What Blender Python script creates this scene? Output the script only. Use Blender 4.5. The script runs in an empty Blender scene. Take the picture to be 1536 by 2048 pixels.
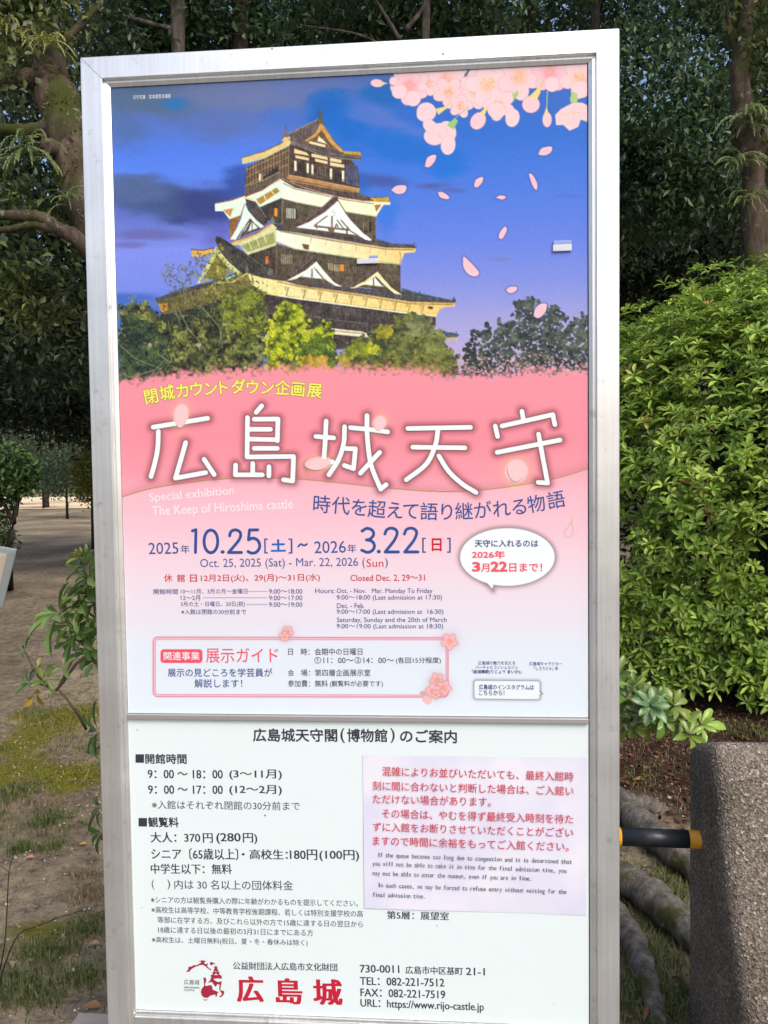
import bpy, bmesh, math, random
import numpy as np
from mathutils import Vector, Matrix
from mathutils.geometry import tessellate_polygon

# ------------------------------------------------------------------ camera, sky, sun, exposure
SC = bpy.context.scene
COL = SC.collection
R = math.radians
F_PX = 1650.0                                   # focal length in pixels of a 1536 x 2048 frame
CAM = np.array([0.1769, -1.4694, 1.5])
YAW, PITCH, ROLL = -0.0783, -0.0448, -0.0130
_F = np.array([math.sin(YAW) * math.cos(PITCH), math.cos(YAW) * math.cos(PITCH), math.sin(PITCH)])
_R = np.cross(_F, [0, 0, 1.0]); _R /= np.linalg.norm(_R)
_U = np.cross(_R, _F)
_R, _U = _R * math.cos(ROLL) + _U * math.sin(ROLL), -_R * math.sin(ROLL) + _U * math.cos(ROLL)
cd = bpy.data.cameras.new('camera'); cam = bpy.data.objects.new('camera', cd); COL.objects.link(cam)
cam.matrix_world = Matrix(((_R[0], _U[0], -_F[0], CAM[0]), (_R[1], _U[1], -_F[1], CAM[1]), (_R[2], _U[2], -_F[2], CAM[2]), (0, 0, 0, 1)))
cd.sensor_fit = 'VERTICAL'; cd.sensor_height = 36.0; cd.sensor_width = 27.0
cd.lens = F_PX / 2048 * 36
cd.clip_start = 0.05; cd.clip_end = 2000
SC.camera = cam

SUN_EL, SUN_AZ = 48.0, 145.0                    # azimuth clockwise from +Y: from behind the camera, to the right
SC.world = bpy.data.worlds.new('World'); SC.world.use_nodes = True
wn = SC.world.node_tree.nodes; wl = SC.world.node_tree.links
sky = wn.new('ShaderNodeTexSky'); sky.sky_type = 'NISHITA'; sky.sun_disc = False
sky.sun_elevation = R(SUN_EL); sky.sun_rotation = R(SUN_AZ)
sky.air_density = 1.0; sky.dust_density = 6.0; sky.ozone_density = 2.0
bg = wn['Background']; bg.inputs['Strength'].default_value = 0.15
wl.new(sky.outputs[0], bg.inputs[0])
sl = bpy.data.lights.new('sun', 'SUN'); sl.energy = 0.6; sl.angle = R(25); sl.color = (1.0, 0.96, 0.91)
so = bpy.data.objects.new('sun', sl); COL.objects.link(so)
_sd = Vector((math.sin(R(SUN_AZ)) * math.cos(R(SUN_EL)), math.cos(R(SUN_AZ)) * math.cos(R(SUN_EL)), math.sin(R(SUN_EL))))
so.rotation_euler = _sd.to_track_quat('Z', 'Y').to_euler()
vs = SC.view_settings
SC.display_settings.display_device = 'sRGB'
vs.view_transform = 'Standard'; vs.look = 'None'; vs.gamma = 1.0; vs.use_curve_mapping = False
vs.exposure = 0.62
SC.cycles.use_denoising = True
SC.cycles.max_bounces = 6; SC.cycles.transparent_max_bounces = 8
rng = np.random.default_rng(7)
random.seed(7)

# ------------------------------------------------------------------ helpers
def ray(x, y):
    d = _F + _R * ((x - 768) / F_PX) - _U * ((y - 1024) / F_PX)
    return d
def at(x, y, d):
    """point at forward depth d on the sight line through photo pixel x, y"""
    return CAM + ray(x, y) * d
def on_ground(x, y, z=0.0):
    r = ray(x, y); t = (z - CAM[2]) / r[2]
    return CAM + r * t
def pl(x, y, yp):
    """photo pixel -> point of the vertical sign plane y = yp (x, z)"""
    x = np.asarray(x, float); y = np.asarray(y, float)
    d = _F + ((x - 768) / F_PX)[..., None] * _R - ((y - 1024) / F_PX)[..., None] * _U
    t = (yp - CAM[1]) / d[..., 1]
    p = CAM + d * t[..., None]
    return np.stack([p[..., 0], p[..., 2]], -1)
def unpl(X, Z, yp):
    P = np.stack([X - CAM[0], np.full_like(X, yp - CAM[1]), Z - CAM[2]], -1)
    w = P @ _F
    return 768 + F_PX * (P @ _R) / w, 1024 - F_PX * (P @ _U) / w

def tag(o, label=None, cat=None, group=None, kind=None):
    if label: o['label'] = label
    if cat: o['category'] = cat
    if group: o['group'] = group
    if kind: o['kind'] = kind
    return o
def empty(name, loc, label, cat, group=None, rz=0.0):
    o = bpy.data.objects.new(name, None); COL.objects.link(o)
    o.location = loc; o.rotation_euler.z = rz; o.empty_display_size = 0.1
    return tag(o, label, cat, group)
def link(name, me, mat=None, parent=None, smooth=False):
    o = bpy.data.objects.new(name, me); COL.objects.link(o)
    if mat: me.materials.append(mat)
    if smooth: me.polygons.foreach_set('use_smooth', np.ones(len(me.polygons), bool))
    if parent is not None:
        o.parent = parent                       # vertices stay in world coordinates: undo the parent's own placement
        if parent.type == 'EMPTY':
            o.matrix_parent_inverse = (Matrix.Translation(parent.location) @ Matrix.Rotation(parent.rotation_euler.z, 4, 'Z')).inverted()
    return o
def mesh_np(name, V, faces):
    """faces: list of (k x n) int arrays of equal-sided faces"""
    me = bpy.data.meshes.new(name)
    me.vertices.add(len(V)); me.vertices.foreach_set('co', np.asarray(V, np.float32).ravel())
    loops = np.concatenate([f.ravel() for f in faces]).astype(np.int32)
    cnt = np.concatenate([np.full(len(f), f.shape[1]) for f in faces]).astype(np.int32)
    me.loops.add(len(loops)); me.loops.foreach_set('vertex_index', loops)
    me.polygons.add(len(cnt)); me.polygons.foreach_set('loop_start', np.concatenate([[0], np.cumsum(cnt)[:-1]]).astype(np.int32))
    me.update(calc_edges=True); me.validate()
    return me
def set_col(me, C):
    a = me.color_attributes.new('Col', 'FLOAT_COLOR', 'POINT')
    C = np.asarray(C, np.float32)
    a.data.foreach_set('color', np.concatenate([C, np.ones((len(C), 1), np.float32)], 1).ravel())
def lin(c):
    c = np.asarray(c, float) / 255.0
    return np.where(c <= 0.04045, c / 12.92, ((c + 0.055) / 1.055) ** 2.4)

class MB:
    def __init__(self): self.v = []; self.f = []
    def add(self, vs, fs):
        n = len(self.v); self.v += [tuple(map(float, p)) for p in vs]; self.f += [tuple(i + n for i in q) for q in fs]
        return self
    def box(self, x0, x1, y0, y1, z0, z1):
        return self.add([(x0, y0, z0), (x1, y0, z0), (x1, y1, z0), (x0, y1, z0), (x0, y0, z1), (x1, y0, z1), (x1, y1, z1), (x0, y1, z1)],
                        [(0, 3, 2, 1), (4, 5, 6, 7), (0, 1, 5, 4), (1, 2, 6, 5), (2, 3, 7, 6), (3, 0, 4, 7)])
    def tube(self, pts, rad, n=10, rough=0.0, cap=True, squash=1.0):
        pts = [np.asarray(p, float) for p in pts]
        ring = []
        for i, p in enumerate(pts):
            t = pts[min(i + 1, len(pts) - 1)] - pts[max(i - 1, 0)]; t /= np.linalg.norm(t) + 1e-9
            a = np.cross(t, [0.13, 0.21, 0.97] if abs(t[2]) < .9 else [0, 1.0, 0.1]); a /= np.linalg.norm(a); b = np.cross(t, a)
            r = rad[i] if hasattr(rad, '__len__') else rad
            if rough:                           # lumpy bark: smooth noise round and along the stem plus a little grit
                th = np.arange(n) * (2 * math.pi / n); c_ = np.cos(th); s_ = np.sin(th)
                lump = 1 + rough * ((fbm(c_ * 1.3 + i * .13 + 50, s_ * 1.3 + i * .07 + 50, 5, 3) - .5) * 3.2 + (np.random.default_rng(i + n).random(n) - .5) * .45)
            else: lump = np.ones(n)
            ring.append([p + (a * math.cos(2 * math.pi * k / n) + b * math.sin(2 * math.pi * k / n) * squash) * r * lump[k] for k in range(n)])
        base = len(self.v)
        vs = [v for q in ring for v in q]; fs = []
        for i in range(len(pts) - 1):
            for k in range(n):
                fs.append((i * n + k, i * n + (k + 1) % n, (i + 1) * n + (k + 1) % n, (i + 1) * n + k))
        if cap: fs += [tuple(range(n - 1, -1, -1)), tuple((len(pts) - 1) * n + k for k in range(n))]
        return self.add(vs, fs)
    def mesh(self, name):
        me = bpy.data.meshes.new(name); me.from_pydata(self.v, [], self.f); me.update()
        return me
    def build(self, name, mat, parent=None, smooth=False, bevel=0.0, seg=2):
        me = self.mesh(name)
        if bevel:
            bm = bmesh.new(); bm.from_mesh(me)
            bmesh.ops.bevel(bm, geom=bm.edges[:], offset=bevel, segments=seg, profile=0.5, affect='EDGES')
            bm.to_mesh(me); bm.free()
        return link(name, me, mat, parent, smooth)
def spline(pts, n=6):
    P = [np.asarray(p, float) for p in pts]
    if len(P) < 3: return P
    Q = [2 * P[0] - P[1]] + P + [2 * P[-1] - P[-2]]
    out = []
    for i in range(1, len(Q) - 2):
        for k in range(n):
            t = k / n
            out.append(.5 * ((2 * Q[i]) + (-Q[i - 1] + Q[i + 1]) * t + (2 * Q[i - 1] - 5 * Q[i] + 4 * Q[i + 1] - Q[i + 2]) * t * t + (-Q[i - 1] + 3 * Q[i] - 3 * Q[i + 1] + Q[i + 2]) * t ** 3))
    return out + [P[-1]]

# ---- numpy value noise
_nz = {}
def vnoise2(x, y, seed=0):
    if seed not in _nz:
        g = np.random.default_rng(seed).random((257, 257)); g[256] = g[0]; g[:, 256] = g[:, 0]; _nz[seed] = g
    g = _nz[seed]
    xi = np.floor(x).astype(int); yi = np.floor(y).astype(int); fx = x - xi; fy = y - yi
    fx = fx * fx * (3 - 2 * fx); fy = fy * fy * (3 - 2 * fy); xi &= 255; yi &= 255
    return (g[xi, yi] * (1 - fx) + g[xi + 1, yi] * fx) * (1 - fy) + (g[xi, yi + 1] * (1 - fx) + g[xi + 1, yi + 1] * fx) * fy
def fbm(x, y, seed=0, o=4):
    s = 0; a = .5; t = 0
    for k in range(o):
        s = s + a * vnoise2(x * 2 ** k + 17.3 * k, y * 2 ** k + 9.1 * k, seed + k); t += a; a *= .5
    return s / t

# ------------------------------------------------------------------ materials
def mat_new(name):
    m = bpy.data.materials.new(name); m.use_nodes = True
    return m, m.node_tree.nodes, m.node_tree.links, m.node_tree.nodes['Principled BSDF']
def plain(name, c, rough=.6, metal=0.0, spec=.5, noise=0.0, scale=30, bump=0.0):
    m, n, l, p = mat_new(name)
    p.inputs['Roughness'].default_value = rough; p.inputs['Metallic'].default_value = metal
    p.inputs['Specular IOR Level'].default_value = spec
    p.inputs['Base Color'].default_value = (*c, 1)
    if noise or bump:
        tc = n.new('ShaderNodeTexCoord'); t = n.new('ShaderNodeTexNoise'); t.inputs['Scale'].default_value = scale; t.inputs['Detail'].default_value = 5
        l.new(tc.outputs['Object'], t.inputs['Vector'])
        if noise:
            mx = n.new('ShaderNodeMix'); mx.data_type = 'RGBA'
            mx.inputs['A'].default_value = (*[v * (1 - noise) for v in c], 1); mx.inputs['B'].default_value = (*[min(1, v * (1 + noise)) for v in c], 1)
            l.new(t.outputs['Fac'], mx.inputs['Factor']); l.new(mx.outputs['Result'], p.inputs['Base Color'])
        if bump:
            b = n.new('ShaderNodeBump'); b.inputs['Strength'].default_value = bump; b.inputs['Distance'].default_value = .01
            l.new(t.outputs['Fac'], b.inputs['Height']); l.new(b.outputs[0], p.inputs['Normal'])
    return m
def vcol(name, rough=.45, spec=.4, trans=0.0):
    m, n, l, p = mat_new(name)
    a = n.new('ShaderNodeVertexColor'); a.layer_name = 'Col'
    l.new(a.outputs['Color'], p.inputs['Base Color']); p.inputs['Roughness'].default_value = rough; p.inputs['Specular IOR Level'].default_value = spec
    if trans:
        t = n.new('ShaderNodeBsdfTranslucent'); ms = n.new('ShaderNodeMixShader'); ms.inputs[0].default_value = trans
        g = n.new('ShaderNodeGamma'); g.inputs['Gamma'].default_value = .8
        l.new(a.outputs['Color'], g.inputs[0]); l.new(g.outputs[0], t.inputs['Color'])
        l.new(p.outputs[0], ms.inputs[1]); l.new(t.outputs[0], ms.inputs[2]); l.new(ms.outputs[0], n['Material Output'].inputs['Surface'])
    return m
def ramp(n, pts):
    r = n.new('ShaderNodeValToRGB'); e = r.color_ramp.elements
    e[0].position, e[0].color = pts[0][0], (*pts[0][1], 1); e[1].position, e[1].color = pts[-1][0], (*pts[-1][1], 1)
    for q, c in pts[1:-1]:
        k = e.new(q); k.color = (*c, 1)
    return r

def mk_alu():
    m, n, l, p = mat_new('brushed_aluminium')
    tc = n.new('ShaderNodeTexCoord'); mp = n.new('ShaderNodeMapping'); mp.inputs['Scale'].default_value = (160, 160, 3)
    l.new(tc.outputs['Object'], mp.inputs['Vector'])
    t = n.new('ShaderNodeTexNoise'); t.inputs['Scale'].default_value = 1; t.inputs['Detail'].default_value = 4; l.new(mp.outputs[0], t.inputs['Vector'])
    s = n.new('ShaderNodeTexNoise'); s.inputs['Scale'].default_value = 9; s.inputs['Detail'].default_value = 6; l.new(tc.outputs['Object'], s.inputs['Vector'])
    ad = n.new('ShaderNodeMath'); ad.operation = 'ADD'; l.new(t.outputs['Fac'], ad.inputs[0]); l.new(s.outputs['Fac'], ad.inputs[1])
    rp = ramp(n, [(.35, (.74, .74, .73)), (.65, (.90, .90, .89))])
    hf = n.new('ShaderNodeMath'); hf.operation = 'MULTIPLY'; hf.inputs[1].default_value = .5; l.new(ad.outputs[0], hf.inputs[0]); l.new(hf.outputs[0], rp.inputs[0])
    gd = n.new('ShaderNodeTexNoise'); gd.inputs['Scale'].default_value = 34; gd.inputs['Detail'].default_value = 8; gd.inputs['Roughness'].default_value = .7; l.new(tc.outputs['Object'], gd.inputs['Vector'])
    g2 = ramp(n, [(.57, (1, 1, 1)), (.70, (.74, .73, .71))]); l.new(gd.outputs['Fac'], g2.inputs[0])
    gm = n.new('ShaderNodeMix'); gm.data_type = 'RGBA'; gm.blend_type = 'MULTIPLY'; gm.inputs['Factor'].default_value = 1; l.new(rp.outputs[0], gm.inputs['A']); l.new(g2.outputs[0], gm.inputs['B'])
    l.new(gm.outputs['Result'], p.inputs['Base Color'])
    rr = n.new('ShaderNodeMapRange'); rr.inputs['To Min'].default_value = .24; rr.inputs['To Max'].default_value = .42; l.new(s.outputs['Fac'], rr.inputs['Value']); l.new(rr.outputs[0], p.inputs['Roughness'])
    p.inputs['Metallic'].default_value = .9
    b = n.new('ShaderNodeBump'); b.inputs['Strength'].default_value = .05; b.inputs['Distance'].default_value = .001; l.new(t.outputs['Fac'], b.inputs['Height']); l.new(b.outputs[0], p.inputs['Normal'])
    return m
ALU = mk_alu()
def mk_bark(name, c1, c2, moss, amt, sc=1.0, lichen=0.0):
    m, n, l, p = mat_new(name)
    tc = n.new('ShaderNodeTexCoord'); mp = n.new('ShaderNodeMapping'); mp.inputs['Scale'].default_value = (14 * sc, 14 * sc, 3.5 * sc); l.new(tc.outputs['Object'], mp.inputs['Vector'])
    t = n.new('ShaderNodeTexNoise'); t.inputs['Scale'].default_value = 1; t.inputs['Detail'].default_value = 8; t.inputs['Roughness'].default_value = .7; l.new(mp.outputs[0], t.inputs['Vector'])
    rp = ramp(n, [(.3, c1), (.5, c2), (.72, tuple(min(1, v * 2.1) for v in c2))]); l.new(t.outputs['Fac'], rp.inputs[0])
    s = n.new('ShaderNodeTexNoise'); s.inputs['Scale'].default_value = 3.2 * sc; s.inputs['Detail'].default_value = 7; l.new(tc.outputs['Object'], s.inputs['Vector'])
    r2 = ramp(n, [(.60 - amt, (0, 0, 0)), (.70 - amt, (1, 1, 1))]); l.new(s.outputs['Fac'], r2.inputs[0])
    mx = n.new('ShaderNodeMix'); mx.data_type = 'RGBA'; l.new(r2.outputs[0], mx.inputs['Factor']); l.new(rp.outputs[0], mx.inputs['A']); mx.inputs['B'].default_value = (*moss, 1)
    out = mx.outputs['Result']
    if lichen:                                  # pale crusts of lichen
        lc = n.new('ShaderNodeTexNoise'); lc.inputs['Scale'].default_value = 11 * sc; lc.inputs['Detail'].default_value = 9; lc.inputs['Roughness'].default_value = .75; l.new(tc.outputs['Object'], lc.inputs['Vector'])
        r3 = ramp(n, [(.66 - lichen, (0, 0, 0)), (.72 - lichen, (.8, .8, .8))]); l.new(lc.outputs['Fac'], r3.inputs[0])
        m3 = n.new('ShaderNodeMix'); m3.data_type = 'RGBA'; l.new(r3.outputs[0], m3.inputs['Factor']); l.new(out, m3.inputs['A']); m3.inputs['B'].default_value = (.24, .23, .2, 1); out = m3.outputs['Result']
    l.new(out, p.inputs['Base Color']); p.inputs['Roughness'].default_value = .9; p.inputs['Specular IOR Level'].default_value = .2
    b = n.new('ShaderNodeBump'); b.inputs['Strength'].default_value = .8; b.inputs['Distance'].default_value = .03; l.new(t.outputs['Fac'], b.inputs['Height']); l.new(b.outputs[0], p.inputs['Normal'])
    return m
BARK = mk_bark('mossy_bark', (.02, .015, .011), (.07, .052, .039), (.042, .05, .012), .10, 1.0, .07)
BARK_GREY = mk_bark('grey_bark', (.025, .02, .017), (.075, .062, .053), (.03, .034, .015), .02)
BARK_ROOT = mk_bark('root_bark', (.05, .044, .038), (.15, .132, .115), (.075, .075, .025), .03, 2.4, .08)
BARK_DARK = mk_bark('dark_bark', (.010, .008, .007), (.028, .023, .02), (.02, .026, .01), .05)
TWIG = plain('twig_bark', (.11, .075, .05), .8, noise=.4, scale=40)
LEAF = vcol('leaf', .42, .45, .28)
LEAF_GLOSS = vcol('glossy_leaf', .3, .55, .2)
# ------------------------------------------------------------------ the notice board
YP = 0.012
HW = 0.475; ZT = 2.2559
XL, XR, ZP, ZD, ZB = -0.4244, 0.4231, 2.2052, 1.0617, 0.4924
board = empty('notice_board', (0, 0, 0), 'tall silver aluminium framed notice board standing in front of the trees', 'notice board')
FW = 0.0392
def rail_profile():
    # (distance from the outer edge, depth y)
    return [(0.0, 0.058), (0.0, 0.0012), (0.0012, 0.0), (FW - .0012, 0.0), (FW, 0.0012), (FW + .0004, 0.0085), (FW + .0050, 0.0088), (FW + .0056, 0.0060), (FW + .0116, 0.0098), (FW + .0116, 0.058)]
def rail(axis, ends):
    """sweep the profile between two mitred/butt ends; ends: functions u -> coordinate along the rail"""
    pr = rail_profile(); V = []
    for e in ends:
        for u, y in pr: V.append(axis(u, y, e(u)))
    n = len(pr); fs = [(i, (i + 1) % n, n + (i + 1) % n, n + i) for i in range(n)]
    fs += [tuple(range(n - 1, -1, -1)), tuple(range(n, 2 * n))]
    return MB().add(V, fs)
G = 0.00045
rail(lambda u, y, s: (-HW + u, y, s), [lambda u: -0.02, lambda u: ZT - u - G]).build('post', ALU, board)
rail(lambda u, y, s: (HW - u, y, s), [lambda u: -0.02, lambda u: ZT - u - G]).build('post', ALU, board)
rail(lambda u, y, s: (s, y, ZT - u), [lambda u: -HW + u + G, lambda u: HW - u - G]).build('top_rail', ALU, board)
bx0, bx1 = XL + .0008, XR - .0008
m = MB(); m.box(bx0, bx1, .0028, .055, ZB - .062, ZB - .0085); m.build('bottom_rail', ALU, board, bevel=.0012)
m = MB(); m.box(bx0, bx1, .0072, .03, ZB - .0083, ZB - .0008); m.build('glazing_bead', ALU, board, bevel=.0008)
m = MB(); m.box(bx0, bx1, .0050, .03, ZD - .0100, ZD - .0004); m.build('divider_bar', plain('divider_grey', (.42, .40, .39), .45, .6, noise=.08, scale=20), board, bevel=.0012)
m = MB(); m.box(-HW + .006, HW - .006, .060, .064, ZB - .06, ZT - .006); m.build('back_panel', plain('back_grey', (.4, .4, .4), .5, .3), board)
m = MB()
for sx in (-1, 1):
    for z in (.46, 2.2355, 1.4): m.tube([(sx * (HW - .018), .0, z), (sx * (HW - .018), -.0012, z)], .0035 if z != 1.4 else .0015, 12)

# specks of dirt / small dents on the face
for (x, y, r) in ((544, 98, .0016), (886, 108, .0018)):
    a = pl(x, y, 0.0); m2 = MB().tube([(a[0], .0002, a[1]), (a[0], -.0003, a[1])], r, 10)
    m2.build('dirt_speck', plain('dirt_speck', (.1, .09, .08), .8), board)

# ------------------------------------------------------------------ the poster's print: painted numerically in photo pixels
class Paint:
    def __init__(s, x0, y0, x1, y1, st):
        s.x0, s.y0, s.st = x0, y0, st
        s.xs = np.arange(x0, x1, st); s.ys = np.arange(y0, y1, st)
        s.X, s.Y = np.meshgrid(s.xs, s.ys); s.im = np.zeros(s.X.shape + (3,))
    def win(s, a, b, c, d):
        i0 = max(0, int((a - s.x0) / s.st)); i1 = min(s.X.shape[1], int((b - s.x0) / s.st) + 2)
        j0 = max(0, int((c - s.y0) / s.st)); j1 = min(s.X.shape[0], int((d - s.y0) / s.st) + 2)
        return (slice(j0, max(j0, j1)), slice(i0, max(i0, i1)))
    def mix(s, w, a, c):
        c = np.asarray(c, float)
        s.im[w] = s.im[w] * (1 - a[..., None]) + c * a[..., None]
    def dist(s, w, pts, closed):
        X, Y = s.X[w], s.Y[w]; d = np.full(X.shape, 1e9); ins = np.zeros(X.shape, bool)
        P = [tuple(map(float, p)) for p in pts]
        for i in range(len(P) if closed else len(P) - 1):
            (x1, y1), (x2, y2) = P[i], P[(i + 1) % len(P)]
            dx, dy = x2 - x1, y2 - y1; q = dx * dx + dy * dy + 1e-12
            t = np.clip(((X - x1) * dx + (Y - y1) * dy) / q, 0, 1)
            d = np.minimum(d, (X - x1 - t * dx) ** 2 + (Y - y1 - t * dy) ** 2)
            if closed and y1 != y2: ins ^= ((y1 > Y) != (y2 > Y)) & (X < (x2 - x1) * (Y - y1) / (y2 - y1) + x1)
        d = np.sqrt(d)
        return np.where(ins, -d, d) if closed else d
    def poly(s, pts, c, a=1.0, aa=1.1, c2=None):
        P = np.asarray(pts, float); w = s.win(P[:, 0].min() - 3 * aa, P[:, 0].max() + 3 * aa, P[:, 1].min() - 3 * aa, P[:, 1].max() + 3 * aa)
        if s.X[w].size == 0: return
        al = np.clip(.5 - s.dist(w, pts, True) / aa, 0, 1) * a
        c = np.asarray(c, float)
        if c2 is not None:                      # ink gradient along x
            t = np.clip((s.X[w] - P[:, 0].min()) / np.ptp(P[:, 0]), 0, 1)[..., None]
            c = c * (1 - t) + np.asarray(c2, float) * t
        s.mix(w, al, c)
    def line(s, pts, wd, c, a=1.0, aa=1.1, dash=None):
        if dash:
            (xa, ya) = pts[0]
            Q = np.asarray(pts, float); L = np.concatenate([[0], np.cumsum(np.hypot(*np.diff(Q, axis=0).T))])
            for t in np.arange(0, L[-1], dash[0]):
                e = min(t + dash[1], L[-1])
                s.line([(np.interp(t, L, Q[:, 0]), np.interp(t, L, Q[:, 1])), (np.interp(e, L, Q[:, 0]), np.interp(e, L, Q[:, 1]))], wd, c, a, aa)
            return
        P = np.asarray(pts, float); e = wd + 2; w = s.win(P[:, 0].min() - e, P[:, 0].max() + e, P[:, 1].min() - e, P[:, 1].max() + e)
        if s.X[w].size == 0: return
        s.mix(w, np.clip(.5 - (s.dist(w, pts, False) - wd / 2) / aa, 0, 1) * a, c)
    def glow(s, pts, sig, c, a, closed=False, core=0.0):
        P = np.asarray(pts, float); e = sig * 3 + core; w = s.win(P[:, 0].min() - e, P[:, 0].max() + e, P[:, 1].min() - e, P[:, 1].max() + e)
        if s.X[w].size == 0: return
        d = np.maximum(0, s.dist(w, pts, closed) - core)
        s.mix(w, a * np.exp(-(d / sig) ** 2), c)
    def ell(s, x, y, rx, ry, rot, c, a=1.0, soft=None):
        r = max(rx, ry) * (1 if soft is None else 2.2) + 2; w = s.win(x - r, x + r, y - r, y + r)
        if s.X[w].size == 0: return
        dx, dy = s.X[w] - x, s.Y[w] - y; ca, sa = math.cos(rot), math.sin(rot)
        q = np.sqrt(((dx * ca + dy * sa) / rx) ** 2 + ((-dx * sa + dy * ca) / ry) ** 2)
        al = np.clip((1 - q) * min(rx, ry) + .5, 0, 1) if soft is None else np.exp(-(q / soft) ** 2)
        s.mix(w, al * a, c)
def TR(x0, y0, k): return lambda pts: [(x0 + px / k, y0 + py / k) for px, py in pts]
cA, cB, cC, cD, cE, cF = TR(420, 210, 4.042), TR(370, 360, 5.486), TR(590, 370, 5.486), TR(310, 520, 4.655), TR(600, 540, 4.518), TR(730, 110, 3.339)

p = Paint(205, 110, 1195, 1455, 1.15)
X, Y = p.X, p.Y
def grad(v, stops):
    xs = [q[0] for q in stops]; return np.stack([np.interp(v, xs, [q[1][k] for q in stops]) for k in range(3)], -1)
# --- evening sky
gl = grad(Y, [(120, (112, 126, 168)), (230, (95, 118, 190)), (300, (90, 130, 240)), (345, (98, 138, 246)), (430, (104, 118, 205)), (500, (140, 150, 245)), (580, (132, 146, 240)), (620, (90, 120, 205))])
gr = grad(Y, [(120, (70, 105, 180)), (180, (50, 106, 200)), (260, (40, 112, 215)), (330, (66, 122, 226)), (400, (88, 128, 232)), (480, (112, 136, 236)), (560, (140, 150, 234)), (640, (176, 170, 228)), (720, (205, 180, 225))])
tx = np.clip((X - 520) / 260, 0, 1)[..., None]; tx = tx * tx * (3 - 2 * tx)
p.im[:] = gl * (1 - tx) + gr * tx
n1 = fbm(X / 120, Y / 60, 3, 5); n2 = fbm(X / 70 + 5, Y / 26, 11, 5)
def cloud(x, y, rx, ry, c, a, rot=0.0):
    dx, dy = X - x, Y - y; ca, sa = math.cos(rot), math.sin(rot)
    q = np.hypot((dx * ca + dy * sa) / rx, (-dx * sa + dy * ca) / ry) + (n2 - .5) * 1.1 + (n1 - .5) * .7
    al = np.clip((1.3 - q) / .95, 0, 1); al = al * al * (3 - 2 * al) * a
    p.im[:] = p.im * (1 - al[..., None]) + np.array(c, float) * al[..., None]
cloud(300, 200, 140, 46, (92, 112, 146), .95); cloud(480, 190, 140, 40, (116, 124, 172), .8); cloud(640, 170, 120, 40, (112, 118, 180), .6)
cloud(250, 260, 60, 40, (88, 112, 165), .7); cloud(430, 255, 70, 26, (100, 114, 178), .65)
cloud(350, 208, 30, 14, (40, 118, 196), .7); cloud(560, 235, 40, 20, (62, 118, 220), .5)
cloud(330, 400, 130, 38, (72, 86, 136), .95, .12); cloud(270, 380, 70, 30, (92, 108, 158), .9); cloud(430, 415, 70, 55, (60, 68, 138), .95); cloud(480, 385, 50, 60, (52, 78, 160), .8)
cloud(310, 470, 90, 12, (112, 104, 170), .7); cloud(260, 490, 40, 7, (118, 104, 168), .6); cloud(430, 465, 40, 30, (106, 106, 196), .7)
cloud(660, 215, 46, 34, (10, 104, 200), .95); cloud(700, 260, 50, 50, (4, 110, 208), .9); cloud(770, 190, 46, 22, (0, 104, 190), .95); cloud(800, 290, 90, 34, (8, 112, 214), .85, .25); cloud(890, 325, 50, 38, (0, 116, 220), .8)
cloud(760, 236, 70, 26, (100, 122, 208), .75, .4); cloud(830, 262, 60, 16, (104, 128, 214), .6, .3)
cloud(760, 362, 90, 16, (70, 88, 168), .85, .06); cloud(860, 372, 50, 11, (88, 86, 150), .8); cloud(905, 380, 30, 6, (92, 92, 160), .5)
cloud(700, 380, 40, 40, (20, 110, 210), .6); cloud(775, 430, 30, 50, (44, 122, 226), .6)
cloud(1000, 518, 22, 4, (130, 130, 205), .7); cloud(1140, 392, 30, 3, (82, 112, 210), .6); cloud(1010, 560, 16, 3, (140, 140, 215), .7)
cloud(260, 596, 60, 12, (70, 108, 200), .8)

p.im[..., 0] -= 8; p.im[..., 1] -= 3; p.im[..., 2] -= 4
# --- the keep
sky_im = p.im.copy()
WH, WH2, YE, YE2 = (242, 248, 226), (226, 246, 220), (250, 238, 190), (249, 216, 140)
RD, RD2, WD, WD2, BR, GO, RB = (76, 65, 66), (95, 84, 82), (70, 62, 52), (90, 78, 62), (112, 84, 58), (216, 162, 70), (160, 82, 66)
P = lambda f, pts, c, **k: p.poly(f(pts), c, **k)
L = lambda f, pts, w, c, **k: p.line(f(pts), w, c, **k)
# dark core so that no sky shows between the tiers
P(cA, [(300, 500), (640, 330), (900, 368), (1100, 400), (1200, 510), (1212, 720), (1250, 800), (1000, 770), (760, 700), (555, 620), (285, 742)], (84, 68, 56))
P(cD, [(60, 500), (400, 420), (720, 320), (1000, 620), (0, 620)], (46, 52, 46))
P(cC, [(-240, 420), (885, 590), (1090, 660), (1150, 690), (0, 540), (-240, 520)], RD); P(cC, [(-330, 1020), (0, 1050), (1162, 1180), (1200, 1250), (600, 1240), (0, 1130), (-330, 1090)], RD)
P(cD, [(690, 200), (840, 40), (1100, 60), (1120, 420), (1010, 610), (600, 600), (640, 330)], (76, 68, 60))
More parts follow.
